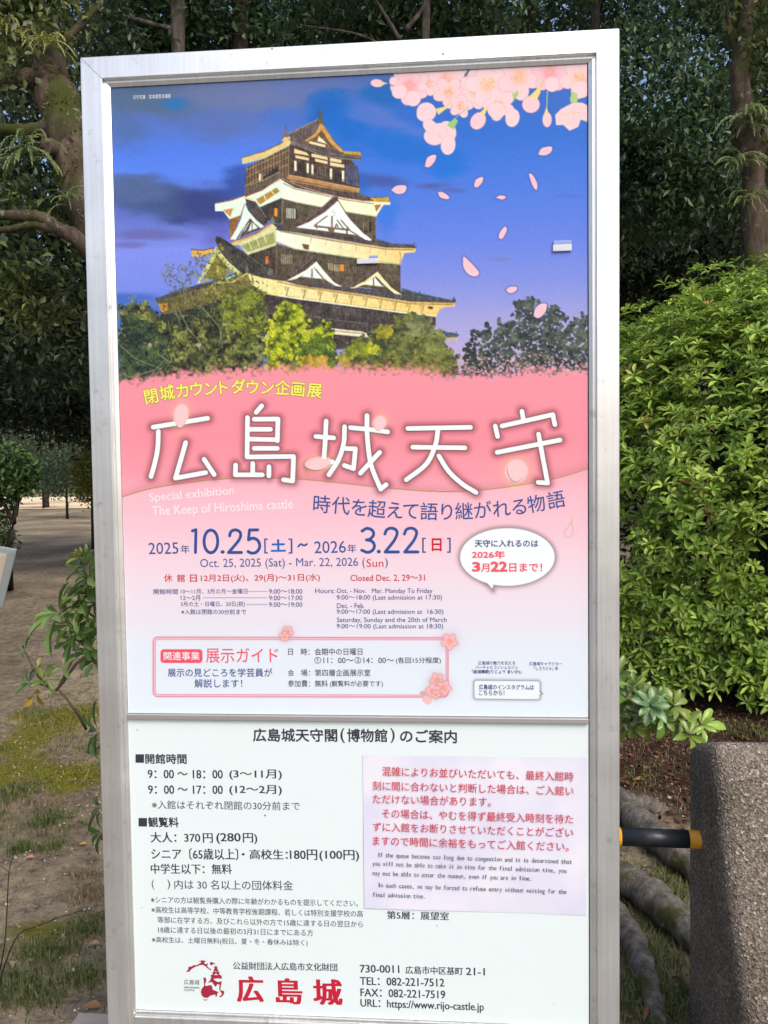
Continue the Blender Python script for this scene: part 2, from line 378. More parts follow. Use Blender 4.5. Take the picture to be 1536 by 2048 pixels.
# lowest wall, eaves and the second roof
P(cE, [(-420, 200), (0, 250), (450, 315), (900, 375), (1228, 408), (1225, 505), (900, 700), (-420, 740)], (70, 62, 60))
for x in np.arange(-380, 1200, 62): L(cE, [(x, 270 + x * .13), (x, 470 + x * .1)], .9, (104, 94, 84), a=.5)
for x in np.arange(310, 556, 17): L(cE, [(x, 325 + (x - 310) * .13), (x, 398 + (x - 310) * .13)], 1.1, (128, 116, 96), a=.8)
L(cE, [(-380, 385), (60, 415), (620, 490)], 2.2, (118, 104, 92), a=.8)
P(cE, [(-400, 640), (-300, 560), (300, 528), (560, 556), (660, 590), (640, 612), (300, 580)], (236, 226, 190)); L(cE, [(310, 548), (570, 576)], 2, (150, 120, 96), dash=(4.5, 2))
P(cE, [(1248, 525), (1330, 560), (1405, 570), (1412, 548), (1420, 578), (1438, 582), (1425, 605), (1330, 612)], (70, 92, 108)); P(cE, [(1318, 610), (1424, 612), (1422, 638), (1322, 632)], (206, 168, 104))
P(cD, [(0, 362), (300, 270), (500, 232), (700, 200), (850, 112), (930, 230), (700, 330), (400, 440), (80, 508)], (104, 94, 54), c2=(126, 116, 66)); P(cD, [(30, 410), (118, 400), (116, 462), (62, 492)], (200, 146, 56))
for k in range(12): L(cD, [(150 + k * 62, 345 - k * 17), (170 + k * 58, 440 - k * 19)], 1.2, (150, 136, 80), a=.6)
P(cD, [(0, 360), (280, 262), (500, 205), (680, 150), (830, 70), (870, 112), (700, 214), (500, 252), (300, 296), (20, 384)], (72, 70, 72)); L(cD, [(560, 215), (720, 205), (860, 122)], 3, (232, 206, 120))
P(cE, [(-260, 15), (0, 138), (600, 225), (1000, 290), (1400, 296), (1398, 330), (1300, 336), (1262, 360), (1230, 418), (900, 382), (450, 322), (0, 262), (-190, 232)], (246, 232, 168), c2=(250, 202, 104))
P(cD, [(852, 112), (1000, 160), (1190, 190), (1190, 345), (1050, 320), (950, 262), (905, 228)], (238, 226, 150)); P(cD, [(852, 112), (838, 60), (866, 44), (890, 82), (1000, 112), (1110, 140), (1110, 184), (1000, 166), (900, 136)], (74, 66, 66))
for i, x in enumerate((-110, 45, 190, 332, 470, 602, 735, 865, 990, 1110)):
    y0 = 150 + x * .135; L(cE, [(x + 8, y0 + 22), (x - 16, y0 + 104)], 1.5, (122, 100, 60)); P(cE, [(x + 10, y0 + 20), (x - 40, y0 + 12), (x - 22, y0 + 62)], (206, 174, 104), a=.8)
    L(cE, [(x - 16, y0 + 100), (x + 105, y0 + 112)], 1.0, (190, 166, 110))
L(cE, [(-190, 232), (0, 262), (450, 322), (900, 382), (1230, 418)], 2.2, (250, 248, 214))
L(cE, [(-200, 108), (0, 152), (600, 240), (1000, 305), (1390, 312)], 2.2, (150, 118, 66), dash=(4.4, 2.0)); P(cE, [(1158, 325), (1200, 330), (1200, 356), (1158, 350)], (88, 66, 40))
P(cE, [(-270, 20), (-180, 55), (0, 100), (400, 160), (900, 215), (930, 165), (1070, 212), (1085, 185), (1092, 218), (1372, 278), (1388, 238), (1412, 280), (1392, 300), (1000, 290), (600, 228), (0, 144), (-240, 70)], (80, 68, 70), c2=(70, 74, 80))
L(cE, [(920, 165), (1070, 210), (1250, 250), (1380, 275)], 2.2, (56, 104, 124)); L(cE, [(-250, 66), (0, 142), (600, 226), (1000, 288), (1392, 300)], 1.6, (206, 160, 96))
# third storey wall
P(cC, [(-300, 620), (0, 700), (680, 800), (1155, 868), (1162, 1195), (800, 1130), (0, 1060), (-240, 1040)], WD2)
for x in np.arange(-200, 1150, 46): L(cC, [(x, 715 + x * .15), (x, 1050 + x * .1)], .8, (120, 106, 84), a=.45)
for y in (60, 140, 220): L(cC, [(-200, 690 + y), (0, 720 + y), (1150, 880 + y)], .8, (120, 106, 84), a=.35)
P(cB, [(690, 820), (1000, 718), (1000, 1030), (940, 1010), (700, 860)], (74, 65, 52)); L(cB, [(1000, 720), (1000, 1030)], 2, (130, 112, 88)); P(cB, [(880, 840), (915, 835), (915, 920), (885, 925)], (214, 116, 46))
for x in range(1062, 1190, 22): L(cB, [(x, 822), (x, 918)], 1.6, (170, 162, 140))
for x in range(372, 486, 22): L(cC, [(x, 862 + (x - 372) * .15), (x, 930 + (x - 372) * .15)], 1.7, (214, 198, 150))
P(cC, [(495, 868), (538, 874), (538, 950), (495, 944)], (238, 146, 44))
for x in (560, 590, 640, 664): L(cC, [(x, 885), (x, 965)], 1.2, (150, 134, 104))
for x in range(1000, 1110, 24): L(cC, [(x, 880), (x, 935)], 1.2, (120, 106, 84))
# third roof
P(cC, [(-210, 490), (0, 518), (500, 608), (1000, 690), (1300, 694), (1325, 700), (1318, 738), (1200, 748), (1155, 872), (900, 852), (680, 802), (0, 700), (-215, 612)], WH, c2=(250, 208, 120))
L(cC, [(-205, 625), (0, 702), (680, 803), (1155, 872)], 1.8, (170, 192, 140)); L(cC, [(-180, 500), (0, 535), (500, 625), (1000, 705), (1300, 712)], 2.0, (128, 112, 84), dash=(4.2, 1.9))
for x in (180, 345, 510, 675, 835, 1000): L(cC, [(x, 570 + (x - 180) * .165), (x - 12, 640 + (x - 180) * .165)], 1.0, (196, 164, 104))
P(cC, [(78, 645), (154, 655), (150, 712), (92, 698)], (120, 84, 66)); L(cC, [(1150, 740), (1165, 800), (1150, 860)], 1.5, (150, 116, 66))
P(cB, [(955, 478), (1005, 520), (1000, 716), (690, 822), (600, 712), (515, 716), (510, 680), (800, 580)], (216, 216, 156)); P(cB, [(612, 720), (975, 572), (992, 690), (690, 790)], (164, 166, 96))
for a in ((700, 680, 730, 760), (785, 650, 815, 725), (868, 615, 895, 690)): L(cB, [a[:2], a[2:]], 1.6, (232, 236, 196))
L(cB, [(510, 694), (660, 648), (800, 590), (955, 486)], 3.0, (226, 176, 92)); L(cB, [(505, 676), (660, 632), (800, 572), (950, 466)], 2.0, RB)
P(cC, [(-220, 490), (-170, 470), (0, 470), (200, 498), (700, 575), (890, 598), (1080, 648), (1290, 655), (1318, 625), (1308, 668), (1345, 670), (1310, 696), (1180, 690), (1000, 684), (700, 640), (300, 568), (0, 520)], RD)
L(cC, [(890, 596), (1080, 646), (1300, 656)], 2.0, (58, 102, 118)); L(cC, [(0, 520), (500, 606), (1000, 690), (1300, 696)], 1.4, (212, 166, 112))
# fourth storey walls and gables
P(cB, [(810, 300), (1068, 190), (1062, 475), (1030, 480), (905, 440)], (64, 57, 50)); P(cB, [(980, 308), (1014, 312), (1014, 400), (980, 398)], (240, 146, 34))
P(cC, [(-138, 150), (0, 182), (290, 238), (890, 342), (886, 605), (700, 590), (-140, 482)], WD2)
for x in np.arange(-120, 880, 44): L(cC, [(x, 190 + x * .17), (x, 470 + x * .14)], .8, (122, 106, 82), a=.5)
for y in (70, 140, 210): L(cC, [(-130, 160 + y), (880, 335 + y)], .8, (122, 106, 82), a=.4)
L(cB, [(1068, 200), (1066, 475)], 2.4, (140, 122, 96))
P(cB, [(1105, 290), (1232, 312), (1228, 436), (1105, 410)], (60, 54, 46))
for x in range(1120, 1225, 21): L(cB, [(x, 310 + (x - 1120) * .1), (x, 412 + (x - 1120) * .1)], 2.2, (216, 220, 190))
P(cC, [(722, 392), (836, 402), (836, 525), (722, 515)], (52, 44, 38))
for x in range(735, 805, 17): L(cC, [(x, 402), (x, 505)], 1.3, (170, 150, 116))
L(cC, [(886, 345), (884, 600)], 1.6, (146, 120, 86))
P(cC, [(-180, -75), (0, 30), (300, 95), (560, 150), (800, 175), (1045, 180), (1045, 218), (970, 218), (890, 345), (540, 288), (290, 240), (0, 184), (-138, 150)], WH, c2=(252, 240, 190))
P(cC, [(872, 218), (950, 214), (890, 300)], (178, 132, 74)); L(cC, [(960, 218), (886, 306)], 1.6, WH); L(cC, [(0, 186), (290, 242), (540, 290), (890, 346)], 1.8, (176, 196, 140))
L(cC, [(-130, -20), (0, 45), (300, 108), (560, 165), (860, 205)], 1.9, (130, 116, 92), dash=(4.2, 1.9))
P(cB, [(1040, -5), (1075, 60), (1065, 195), (815, 300), (780, 238), (665, 255), (650, 330), (598, 402), (490, 432), (420, 342), (330, 342), (328, 262), (700, 162), (880, 78)], WH2)
P(cB, [(780, 214), (1005, 82), (1042, 124), (822, 272)], (186, 148, 54))
for a in ((868, 168, 890, 225), (950, 120, 985, 170)): L(cB, [a[:2], a[2:]], 1.8, (240, 240, 200))
P(cB, [(420, 330), (540, 305), (500, 410)], (206, 150, 74)); L(cB, [(425, 340), (490, 425)], 1.6, WH); L(cB, [(505, 400), (530, 312)], 1.4, WH)
L(cB, [(328, 256), (520, 218), (700, 152), (880, 64), (1035, -20)], 2.6, (150, 84, 72)); L(cB, [(650, 180), (760, 225)], 3, (232, 220, 160))
P(cB, [(490, 430), (605, 388), (545, 545), (490, 640)], (160, 112, 52))
for x in (505, 530, 560): L(cB, [(x, 430), (x - 4, 560)], 1.0, (92, 62, 40))
P(cB, [(660, 205), (770, 238), (915, 420), (905, 475), (860, 505), (740, 390), (690, 320)], (74, 66, 60)); L(cB, [(780, 250), (900, 420)], 1.3, (134, 128, 112))
for k in range(9): L(cB, [(690 + k * 19, 290 + k * 24), (715 + k * 20, 262 + k * 22)], .9, (128, 120, 106))
P(cB, [(715, 420), (560, 650), (835, 535)], (82, 74, 66)); P(cB, [(735, 455), (800, 525), (690, 565)], (224, 240, 226)); L(cB, [(740, 440), (735, 545)], 1.6, (90, 72, 60)); L(cB, [(650, 560), (700, 470)], 1.6, (224, 240, 226)); L(cB, [(590, 640), (660, 500)], 1.4, (224, 240, 226))
P(cB, [(660, 262), (692, 335), (780, 440), (866, 508), (828, 528), (770, 480), (715, 418), (640, 520), (556, 655), (492, 652), (560, 545), (610, 440)], WH2); L(cB, [(655, 262), (608, 400), (555, 540), (488, 650)], 1.4, (150, 92, 80))
P(cB, [(935, 440), (955, 395), (985, 440), (975, 480), (930, 475)], (118, 122, 100))
P(cC, [(440, 150), (470, 205), (640, 430), (840, 605), (640, 545), (20, 465), (250, 340)], (232, 244, 236))
L(cC, [(352, 340), (215, 442)], 2.2, (104, 74, 60)); L(cC, [(405, 345), (406, 480)], 3.2, (116, 84, 66)); L(cC, [(215, 452), (590, 492)], 3.4, (120, 82, 66)); L(cC, [(462, 385), (535, 482)], 2.2, (104, 84, 70)); L(cC, [(505, 385), (610, 505), (700, 560)], 2.4, (110, 92, 76))
L(cC, [(440, 462), (455, 428), (470, 460)], 2.2, (74, 62, 54)); P(cC, [(360, 475), (440, 485), (425, 518), (370, 508)], (120, 94, 68)); L(cC, [(572, 480), (568, 530)], 3.5, (128, 88, 62)); L(cC, [(238, 440), (240, 475)], 2.2, (128, 88, 62))
for q in ((420, 285), (440, 310), (430, 335), (415, 305)): p.ell(*cC([q])[0], 1.5, 1.5, 0, (196, 186, 150))
P(cC, [(450, 180), (476, 205), (600, 375), (720, 500), (840, 600), (830, 612), (770, 600), (680, 540), (560, 420), (452, 250), (330, 345), (180, 430), (60, 472), (18, 465), (150, 408), (330, 298)], (246, 250, 240))
P(cC, [(430, 118), (470, 108), (474, 172), (445, 192), (330, 294), (150, 404), (20, 452), (0, 462), (-10, 440), (120, 372), (300, 238)], (84, 68, 66)); L(cC, [(445, 192), (330, 294), (150, 406), (14, 462)], 1.2, (166, 104, 92)); L(cC, [(440, 128), (300, 250), (120, 380)], 1.4, (132, 118, 106), dash=(3, 1.6))
L(cC, [(470, 165), (540, 275), (640, 410), (760, 535), (886, 608)], 1.8, (112, 96, 76))
# fourth roof edge, top storey
P(cA, [(550, 560), (625, 598), (800, 655), (1000, 705), (1210, 722), (1300, 745), (1448, 742), (1455, 782), (1240, 776), (1000, 736), (760, 670), (560, 592)], (88, 72, 66)); P(cA, [(1290, 752), (1446, 744), (1452, 778), (1330, 778)], (206, 164, 44)); L(cA, [(555, 588), (760, 668), (1000, 736), (1240, 776), (1450, 784)], 1.4, (224, 150, 120))
P(cA, [(285, 735), (290, 560), (300, 500), (470, 425), (660, 320), (655, 570), (555, 600), (420, 690)], (92, 74, 58))
for x in range(300, 650, 24): L(cA, [(x, 500 - (x - 300) * .5), (x, 720 - (x - 300) * .38)], 1.1, (196, 160, 108) if x % 48 else (60, 50, 44), a=.85)
for k in (0, 60, 120): L(cA, [(296, 525 + k), (460, 450 + k * .9), (640, 365 + k * .9)], 1.3, (206, 170, 116), a=.7)
P(cA, [(430, 580), (550, 490), (550, 570), (440, 650)], (48, 44, 46)); P(cA, [(395, 560), (412, 552), (412, 610), (395, 618)], (236, 220, 170))
P(cA, [(640, 315), (1100, 425), (1100, 655), (640, 580)], (80, 63, 52))
for q in ([(680, 352), (775, 382), (805, 410), (680, 390)], [(820, 392), (945, 416), (955, 446), (820, 418)], [(970, 425), (1062, 444), (1062, 470), (970, 454)], [(690, 405), (800, 428), (800, 448), (690, 428)], [(850, 432), (950, 456), (950, 478), (850, 456)], [(970, 462), (1088, 484), (1088, 508), (970, 490)]): P(cA, q, (248, 214, 158))
for (x, y) in ((690, 450), (790, 470), (828, 480), (978, 512), (1076, 530)): P(cA, [(x - 9, y), (x + 9, y + 3), (x + 9, y + 88), (x - 9, y + 84)], (250, 240, 200))
for (x, y) in ((738, 510), (1030, 580)): p.ell(*cA([(x, y)])[0], 7, 10, 0, (52, 44, 46)); P(cA, [(x - 28, y), (x + 28, y + 6), (x + 28, y + 60), (x - 28, y + 52)], (52, 44, 46))
for x in (660, 812, 960, 1092): L(cA, [(x, 340 + (x - 660) * .22), (x, 575 + (x - 660) * .18)], 2.6, (70, 54, 46))
for x in (870, 890, 910, 935): L(cA, [(x, 500), (x, 590)], 1.0, (140, 120, 96))
P(cA, [(1095, 480), (1192, 508), (1202, 665), (1095, 645)], (66, 74, 112))
for x in range(1105, 1200, 15): L(cA, [(x, 488), (x, 655)], .9, (110, 100, 112))
for k in (0, 30): L(cA, [(640, 525 + k), (900, 572 + k), (1200, 628 + k)], 1.2, (70, 56, 48))
for x in range(650, 1195, 26): L(cA, [(x, 528 + (x - 650) * .18), (x, 585 + (x - 650) * .18)], .9, (74, 58, 48))
P(cA, [(620, 590), (640, 565), (900, 615), (1210, 678), (1206, 716), (900, 665), (660, 620)], (188, 140, 84)); L(cA, [(640, 566), (900, 616), (1210, 680)], 1.5, (236, 176, 120)); L(cA, [(640, 600), (900, 650), (1205, 712)], 1.6, (120, 84, 58))
P(cA, [(282, 655), (420, 610), (552, 545), (562, 598), (420, 690), (286, 742)], (84, 74, 62))
for x in range(290, 556, 17): L(cA, [(x, 660 - (x - 290) * .4), (x, 725 - (x - 290) * .46)], .9, (150, 132, 104))
L(cA, [(280, 658), (420, 612), (555, 545)], 1.4, (196, 150, 96)); L(cA, [(285, 740), (420, 690), (560, 592)], 2.0, (176, 98, 80))
P(cA, [(258, 428), (440, 376), (560, 320), (640, 272), (660, 300), (640, 330), (440, 432), (300, 470), (262, 476)], (228, 200, 130)); L(cA, [(262, 470), (440, 424), (640, 322)], 1.8, (196, 216, 150)); L(cA, [(256, 426), (440, 372), (560, 316), (640, 266)], 2.0, (120, 88, 74))
P(cA, [(640, 268), (780, 286), (1085, 374), (1092, 398), (900, 376), (655, 306)], (96, 78, 66)); P(cA, [(655, 272), (760, 322), (900, 364), (1080, 388), (1225, 400), (1218, 450), (1060, 436), (900, 412), (655, 312)], (88, 78, 78)); L(cA, [(660, 306), (900, 406), (1060, 432), (1215, 446)], 1.6, (156, 140, 116), dash=(3.6, 2)); L(cA, [(660, 292), (900, 384), (1080, 408), (1220, 418)], 1.6, (128, 118, 112))
P(cA, [(1082, 372), (1216, 380), (1226, 408), (1080, 396)], (206, 156, 58))
P(cA, [(636, 232), (860, 122), (910, 140), (880, 215), (790, 292), (700, 296), (650, 272)], (96, 84, 80))
for k in range(8): L(cA, [(668 + k * 27, 222 - k * 13), (680 + k * 22, 285 - k * 3)], 1.0, (132, 120, 110), a=.8)
L(cA, [(632, 234), (760, 172), (875, 118)], 2.4, (150, 136, 112))
P(cA, [(862, 130), (878, 100), (882, 14), (900, 58), (920, 158), (895, 160)], (108, 90, 74)); P(cA, [(580, 282), (598, 230), (606, 148), (622, 232), (648, 262), (640, 280)], (122, 104, 90)); P(cA, [(578, 292), (600, 262), (648, 255), (650, 270), (600, 296)], (226, 196, 140))
P(cA, [(900, 178), (1030, 366), (900, 340), (780, 298)], (124, 92, 62)); P(cA, [(880, 252), (950, 316), (868, 292)], (244, 232, 190)); P(cA, [(800, 292), (935, 322), (930, 342), (800, 310)], (240, 224, 176)); L(cA, [(905, 225), (985, 345)], 1.6, (82, 60, 46))
P(cA, [(892, 150), (920, 162), (1000, 288), (1085, 378), (1052, 380), (960, 296), (905, 205), (850, 264), (790, 296), (762, 288), (850, 232)], (212, 156, 78)); L(cA, [(918, 162), (1000, 286), (1085, 374)], 1.2, (110, 84, 60)); L(cA, [(905, 200), (850, 262), (785, 296)], 1.0, (120, 92, 66))
# third storey small gables, left gable
P(cB, [(330, 660), (345, 612), (430, 650), (560, 738), (700, 828), (900, 962), (965, 1025), (700, 1020), (620, 1010), (500, 935), (400, 810)], (66, 63, 58))
for k in range(14): L(cB, [(370 + k * 18, 710 + k * 22), (398 + k * 18, 690 + k * 21)], .9, (116, 114, 100))
L(cB, [(560, 720), (690, 830), (880, 960)], 1.4, (126, 122, 104)); P(cB, [(895, 1030), (925, 970), (970, 985), (960, 1050)], (112, 108, 100)); P(cB, [(655, 1010), (680, 930), (712, 1000)], (110, 108, 96))
P(cB, [(70, 765), (200, 772), (312, 742), (302, 802), (180, 838), (75, 842)], (224, 178, 84)); L(cB, [(70, 762), (200, 772), (312, 745)], 2.0, (96, 70, 60))
P(cB, [(345, 800), (470, 960), (440, 1080), (200, 1090)], (120, 112, 52))
P(cB, [(340, 728), (480, 900), (606, 1010), (582, 1042), (480, 968), (350, 815), (270, 960), (160, 1135), (132, 1130), (240, 930), (300, 815)], (214, 220, 146)); P(cB, [(345, 880), (375, 900), (370, 1030), (345, 1020)], (196, 196, 96)); P(cB, [(440, 1085), (540, 1035), (550, 1055), (460, 1095)], (150, 210, 170))
for f in (1,):
    P(cC, [(205, 905), (345, 1045), (60, 1012)], (234, 246, 240)); L(cC, [(187, 915), (186, 1008)], 2.6, (96, 80, 68)); L(cC, [(225, 925), (310, 1030)], 2.2, (110, 94, 80)); L(cC, [(60, 1012), (345, 1042)], 2.6, (104, 92, 76))
    P(cC, [(235, 838), (330, 958), (430, 1068), (515, 1112), (450, 1112), (345, 1045), (212, 902), (100, 984), (0, 1036), (-90, 1050), (-60, 1030), (120, 934)], (240, 246, 222))
    P(cC, [(205, 752), (236, 742), (246, 815), (120, 926), (0, 1000), (-130, 1052), (-190, 1050), (-60, 990), (100, 850)], (84, 68, 64)); L(cC, [(215, 770), (100, 880), (-60, 1000)], 1.2, (140, 124, 110), dash=(3, 1.5)); L(cC, [(245, 820), (350, 950), (450, 1060), (560, 1108)], 1.6, (110, 98, 72), dash=(3, 1.5))
    P(cC, [(880, 1015), (985, 1118), (740, 1092)], (240, 244, 226)); L(cC, [(862, 1020), (862, 1098)], 2.4, (104, 88, 66)); L(cC, [(895, 1030), (965, 1108)], 2.0, (120, 104, 76)); L(cC, [(735, 1095), (1010, 1128)], 2.4, (116, 98, 66))
    P(cC, [(905, 945), (965, 1022), (1060, 1128), (1176, 1205), (1100, 1198), (1000, 1116), (888, 1002), (780, 1084), (650, 1134), (600, 1130), (760, 1060)], (246, 234, 176))
    P(cC, [(885, 880), (908, 872), (912, 945), (760, 1052), (640, 1122), (570, 1112), (740, 1004)], (92, 70, 66)); L(cC, [(895, 890), (740, 1020), (600, 1108)], 1.2, (134, 116, 98), dash=(3, 1.5))
# tile courses on the roofs
for f, a, b, n_ in ((cE, (-200, 60), (1360, 272), 3), (cC, (-160, 482), (1280, 668), 3), (cA, (600, 590), (1420, 752), 2), (cA, (670, 290), (1200, 412), 2)):
    for k in range(n_):
        L(f, [(a[0], a[1] + 16 * k), ((a[0] + b[0]) / 2, (a[1] + b[1]) / 2 + 16 * k + 22), (b[0], b[1] + 9 * k)], 1.0, (120, 110, 110), a=.55, dash=(2.6, 1.3))
# the photograph's own fine grain and uneven floodlight, on the building only
df = np.clip(np.abs(p.im - sky_im).sum(-1) / 40, 0, 1) * (Y < 760)
gr_ = (fbm(X / 2.2, Y / 2.6, 201, 2) - .5) * 62 + (fbm(X / 9, Y / 9, 205, 3) - .5) * 46 + (fbm(X / 1.3, Y / 30, 207, 2) - .5) * 26
lum = p.im.mean(-1) / 255; gr_ = gr_ * np.clip(1.25 - lum, .28, 1); p.im += (df * np.clip((lum - .45) * 2, 0, 1) * 14)[..., None]; p.im += (df * gr_)[..., None] * np.array((1, .96, .85)); p.im = np.clip(p.im, 0, 255)
# --- trees round the keep
def foliage(pts, n, cols, r=(1.6, 3.6), a=.95, seed=1, under=None):
    g = np.random.default_rng(seed); Q = np.asarray(pts, float)
    if under is not None: p.poly([(Q[:, 0].mean() + (a - Q[:, 0].mean()) * .93, max(b + 9, 0)) for a, b in pts], under, aa=12)
    w = p.win(Q[:, 0].min(), Q[:, 0].max(), Q[:, 1].min(), Q[:, 1].max()); D = p.dist(w, pts, True); xs, ys = p.X[w], p.Y[w]
    ok = np.argwhere(D < 1 + (fbm(xs / 9, ys / 9, seed + 90, 3) - .55) * 34); sel = ok[g.integers(0, len(ok), n)]
    cn = fbm(xs / 13, ys / 11, seed + 40, 3)
    for j, i in sel:
        k = cn[j, i] + g.normal() * .06; k = np.clip((k - .3) / .42, 0, .999) * (len(cols) - 1)
        c = np.array(cols[int(k)]) * (1 - k % 1) + np.array(cols[int(k) + 1]) * (k % 1)
        q = g.uniform(*r); p.ell(xs[j, i], ys[j, i], q, q * g.uniform(.5, .9), g.uniform(0, 3), np.clip(c * g.uniform(.85, 1.15), 0, 255), a)
foliage([(236, 770), (236, 610), (262, 596), (300, 612), (330, 640), (375, 648), (405, 622), (440, 604), (480, 590), (515, 590), (532, 606), (530, 770)], 3800, [(24, 26, 26), (58, 62, 38), (84, 92, 48), (116, 122, 58), (146, 148, 78)], seed=2, under=(60, 64, 40))
foliage([(236, 770), (236, 640), (270, 630), (330, 670), (360, 770)], 1100, [(32, 44, 44), (56, 76, 56), (74, 96, 62)], seed=3, a=.8)
foliage([(316, 600), (360, 586), (430, 566), (490, 545), (535, 575), (535, 640), (430, 640), (330, 640)], 520, [(52, 56, 36), (98, 104, 54), (142, 144, 70)], r=(1.1, 2.4), seed=31, a=.85)
foliage([(322, 552), (330, 528), (372, 530), (392, 505), (410, 510), (405, 560), (350, 590)], 240, [(88, 100, 104), (104, 104, 78), (150, 150, 100)], r=(1.2, 2.4), seed=4)
foliage([(400, 560), (410, 510), (440, 490), (470, 540), (500, 560), (440, 600)], 420, [(92, 88, 44), (140, 138, 54), (176, 170, 70)], r=(1.2, 2.4), seed=5)
foliage([(440, 640), (450, 585), (490, 570), (525, 585), (535, 640), (500, 690)], 700, [(66, 76, 34), (108, 120, 38), (152, 160, 48)], seed=6)
foliage([(528, 745), (532, 655), (555, 622), (572, 604), (592, 602), (612, 632), (618, 660), (640, 642), (664, 652), (668, 690), (676, 745)], 2300, [(58, 66, 30), (104, 120, 26), (150, 166, 22), (188, 196, 30), (206, 204, 60)], seed=7, under=(84, 96, 30))
foliage([(580, 740), (590, 690), (640, 670), (668, 690), (672, 740)], 500, [(52, 70, 40), (80, 104, 40), (112, 134, 40)], seed=8, a=.85)
foliage([(682, 745), (686, 700), (706, 682), (740, 668), (752, 650), (786, 648), (790, 632), (826, 626), (846, 634), (856, 652), (880, 660), (894, 684), (908, 704), (918, 750)], 3000, [(56, 60, 36), (88, 94, 46), (112, 120, 56), (136, 138, 60)], seed=9, under=(78, 82, 44))
for (x, y, r, c, sd) in ((836, 652, 26, (126, 132, 86), 10), (870, 690, 24, (120, 126, 66), 12), (768, 664, 16, (156, 148, 40), 13), (716, 700, 22, (140, 150, 44), 14), (745, 698, 14, (166, 168, 40), 15), (688, 722, 13, (160, 150, 40), 16), (610, 722, 14, (176, 150, 34), 17), (640, 728, 18, (186, 156, 50), 18), (810, 690, 20, (104, 112, 56), 19), (860, 730, 26, (120, 122, 58), 20)):
    foliage([(x + r * math.cos(t), y + r * .8 * math.sin(t)) for t in np.arange(0, 6.28, .6)], int(r * r * .7), [tuple(v * .72 for v in c), c, tuple(min(255, v * 1.15) for v in c)], seed=sd, a=.8)
foliage([(918, 755), (930, 690), (948, 660), (975, 652), (985, 668), (1005, 640), (1030, 640), (1028, 604), (1056, 596), (1090, 602), (1112, 618), (1132, 625), (1130, 650), (1150, 630), (1180, 622), (1180, 755)], 2300, [(40, 50, 50), (56, 68, 62), (76, 86, 78), (96, 104, 84)], r=(2.0, 4.8), seed=21)
g = np.random.default_rng(5)
for pts in ([(360, 624), (378, 660), (400, 684), (412, 706)], [(400, 612), (420, 632), (440, 656), (444, 690)], [(450, 620), (444, 660), (438, 690)], [(240, 690), (268, 716), (322, 738)], [(336, 640), (344, 680), (326, 712)], [(486, 650), (460, 672)], [(534, 664), (536, 730)], [(576, 660), (572, 690), (574, 720)], [(350, 620), (362, 650)], [(322, 712), (342, 726), (344, 710)], [(430, 560), (432, 590)], [(240, 745), (260, 755), (310, 740), (330, 720)]):
    p.line(pts, g.uniform(1.6, 2.6), (158, 156, 112), a=.7)
for (x, y) in ((398, 690), (300, 690), (490, 735)): p.ell(x, y, 4, 4, 0, (220, 190, 170), .7)

tg = (Y > 500) & (Y < 770); p.im += ((fbm(X / 2.4, Y / 2.4, 211, 2) - .5) * 34 * tg)[..., None] * (np.abs(p.im - sky_im).sum(-1) > 30)[..., None]
p.im += ((fbm(X / 3, Y / 3, 215, 3) - .5) * 10 * (Y < 740))[..., None]; p.im = np.clip(p.im, 0, 255)
# --- pink lower half with a torn soft edge
top = np.interp(X, [220, 250, 320, 420, 560, 700, 820, 900, 1000, 1180], [752, 752, 742, 736, 728, 724, 730, 738, 738, 730])
gp = grad(Y, [(720, (252, 152, 164)), (800, (253, 152, 166)), (880, (253, 150, 164)), (950, (253, 160, 174)), (1000, (252, 186, 198)), (1050, (251, 200, 212)), (1100, (250, 214, 224)), (1160, (246, 224, 233)), (1240, (240, 232, 242)), (1300, (234, 240, 249)), (1440, (236, 245, 253))])
pk = np.clip((Y - top + (n1 - .5) * 18 + (fbm(X / 6, Y / 6, 60, 3) - .5) * 34 + 4) / 26, 0, 1); pk = (pk * pk * (3 - 2 * pk))[..., None]
p.im[:] = p.im * (1 - pk) + gp * pk
for i in range(260):
    x = g.uniform(930, 1178); y = 742 + abs(g.normal()) * -22; p.ell(x, y + 6, g.uniform(1, 2.6), g.uniform(1, 2), 0, (250, 180, 190), .75)
for i in range(200):
    x = g.uniform(560, 930); y = 730 + g.normal() * 9; p.ell(x, y, g.uniform(1, 2.4), g.uniform(1, 2), 0, (214, 150, 80), .5)
curve = spline([(236, 996), (300, 977), (380, 964), (470, 956), (560, 956), (650, 962), (740, 972), (830, 980), (900, 983), (970, 979), (1050, 968), (1120, 954), (1185, 934)], 5)
band = np.clip((Y - np.interp(X, [q[0] for q in curve], [q[1] for q in curve])) / 1.5, 0, 1)
dn = np.clip(1 - np.abs(Y - np.interp(X, [q[0] for q in curve], [q[1] for q in curve])) / 26, 0, 1) ** 1.6
lift = (band * np.clip((1090 - Y) / 110, 0, 1) * .38)[..., None]
p.im[:] = np.where((Y > 760)[..., None], p.im * (1 - lift) + np.array((252, 214, 224.)) * lift, p.im)
p.im[:] = p.im * (1 - (.34 * dn * (1 - band))[..., None]) + np.array((196, 104, 116.)) * (.34 * dn * (1 - band))[..., None]
p.line(curve, 2.6, (176, 122, 90)); p.line([(x, y - 1.0) for x, y in curve], 1.0, (240, 200, 150), a=.9)
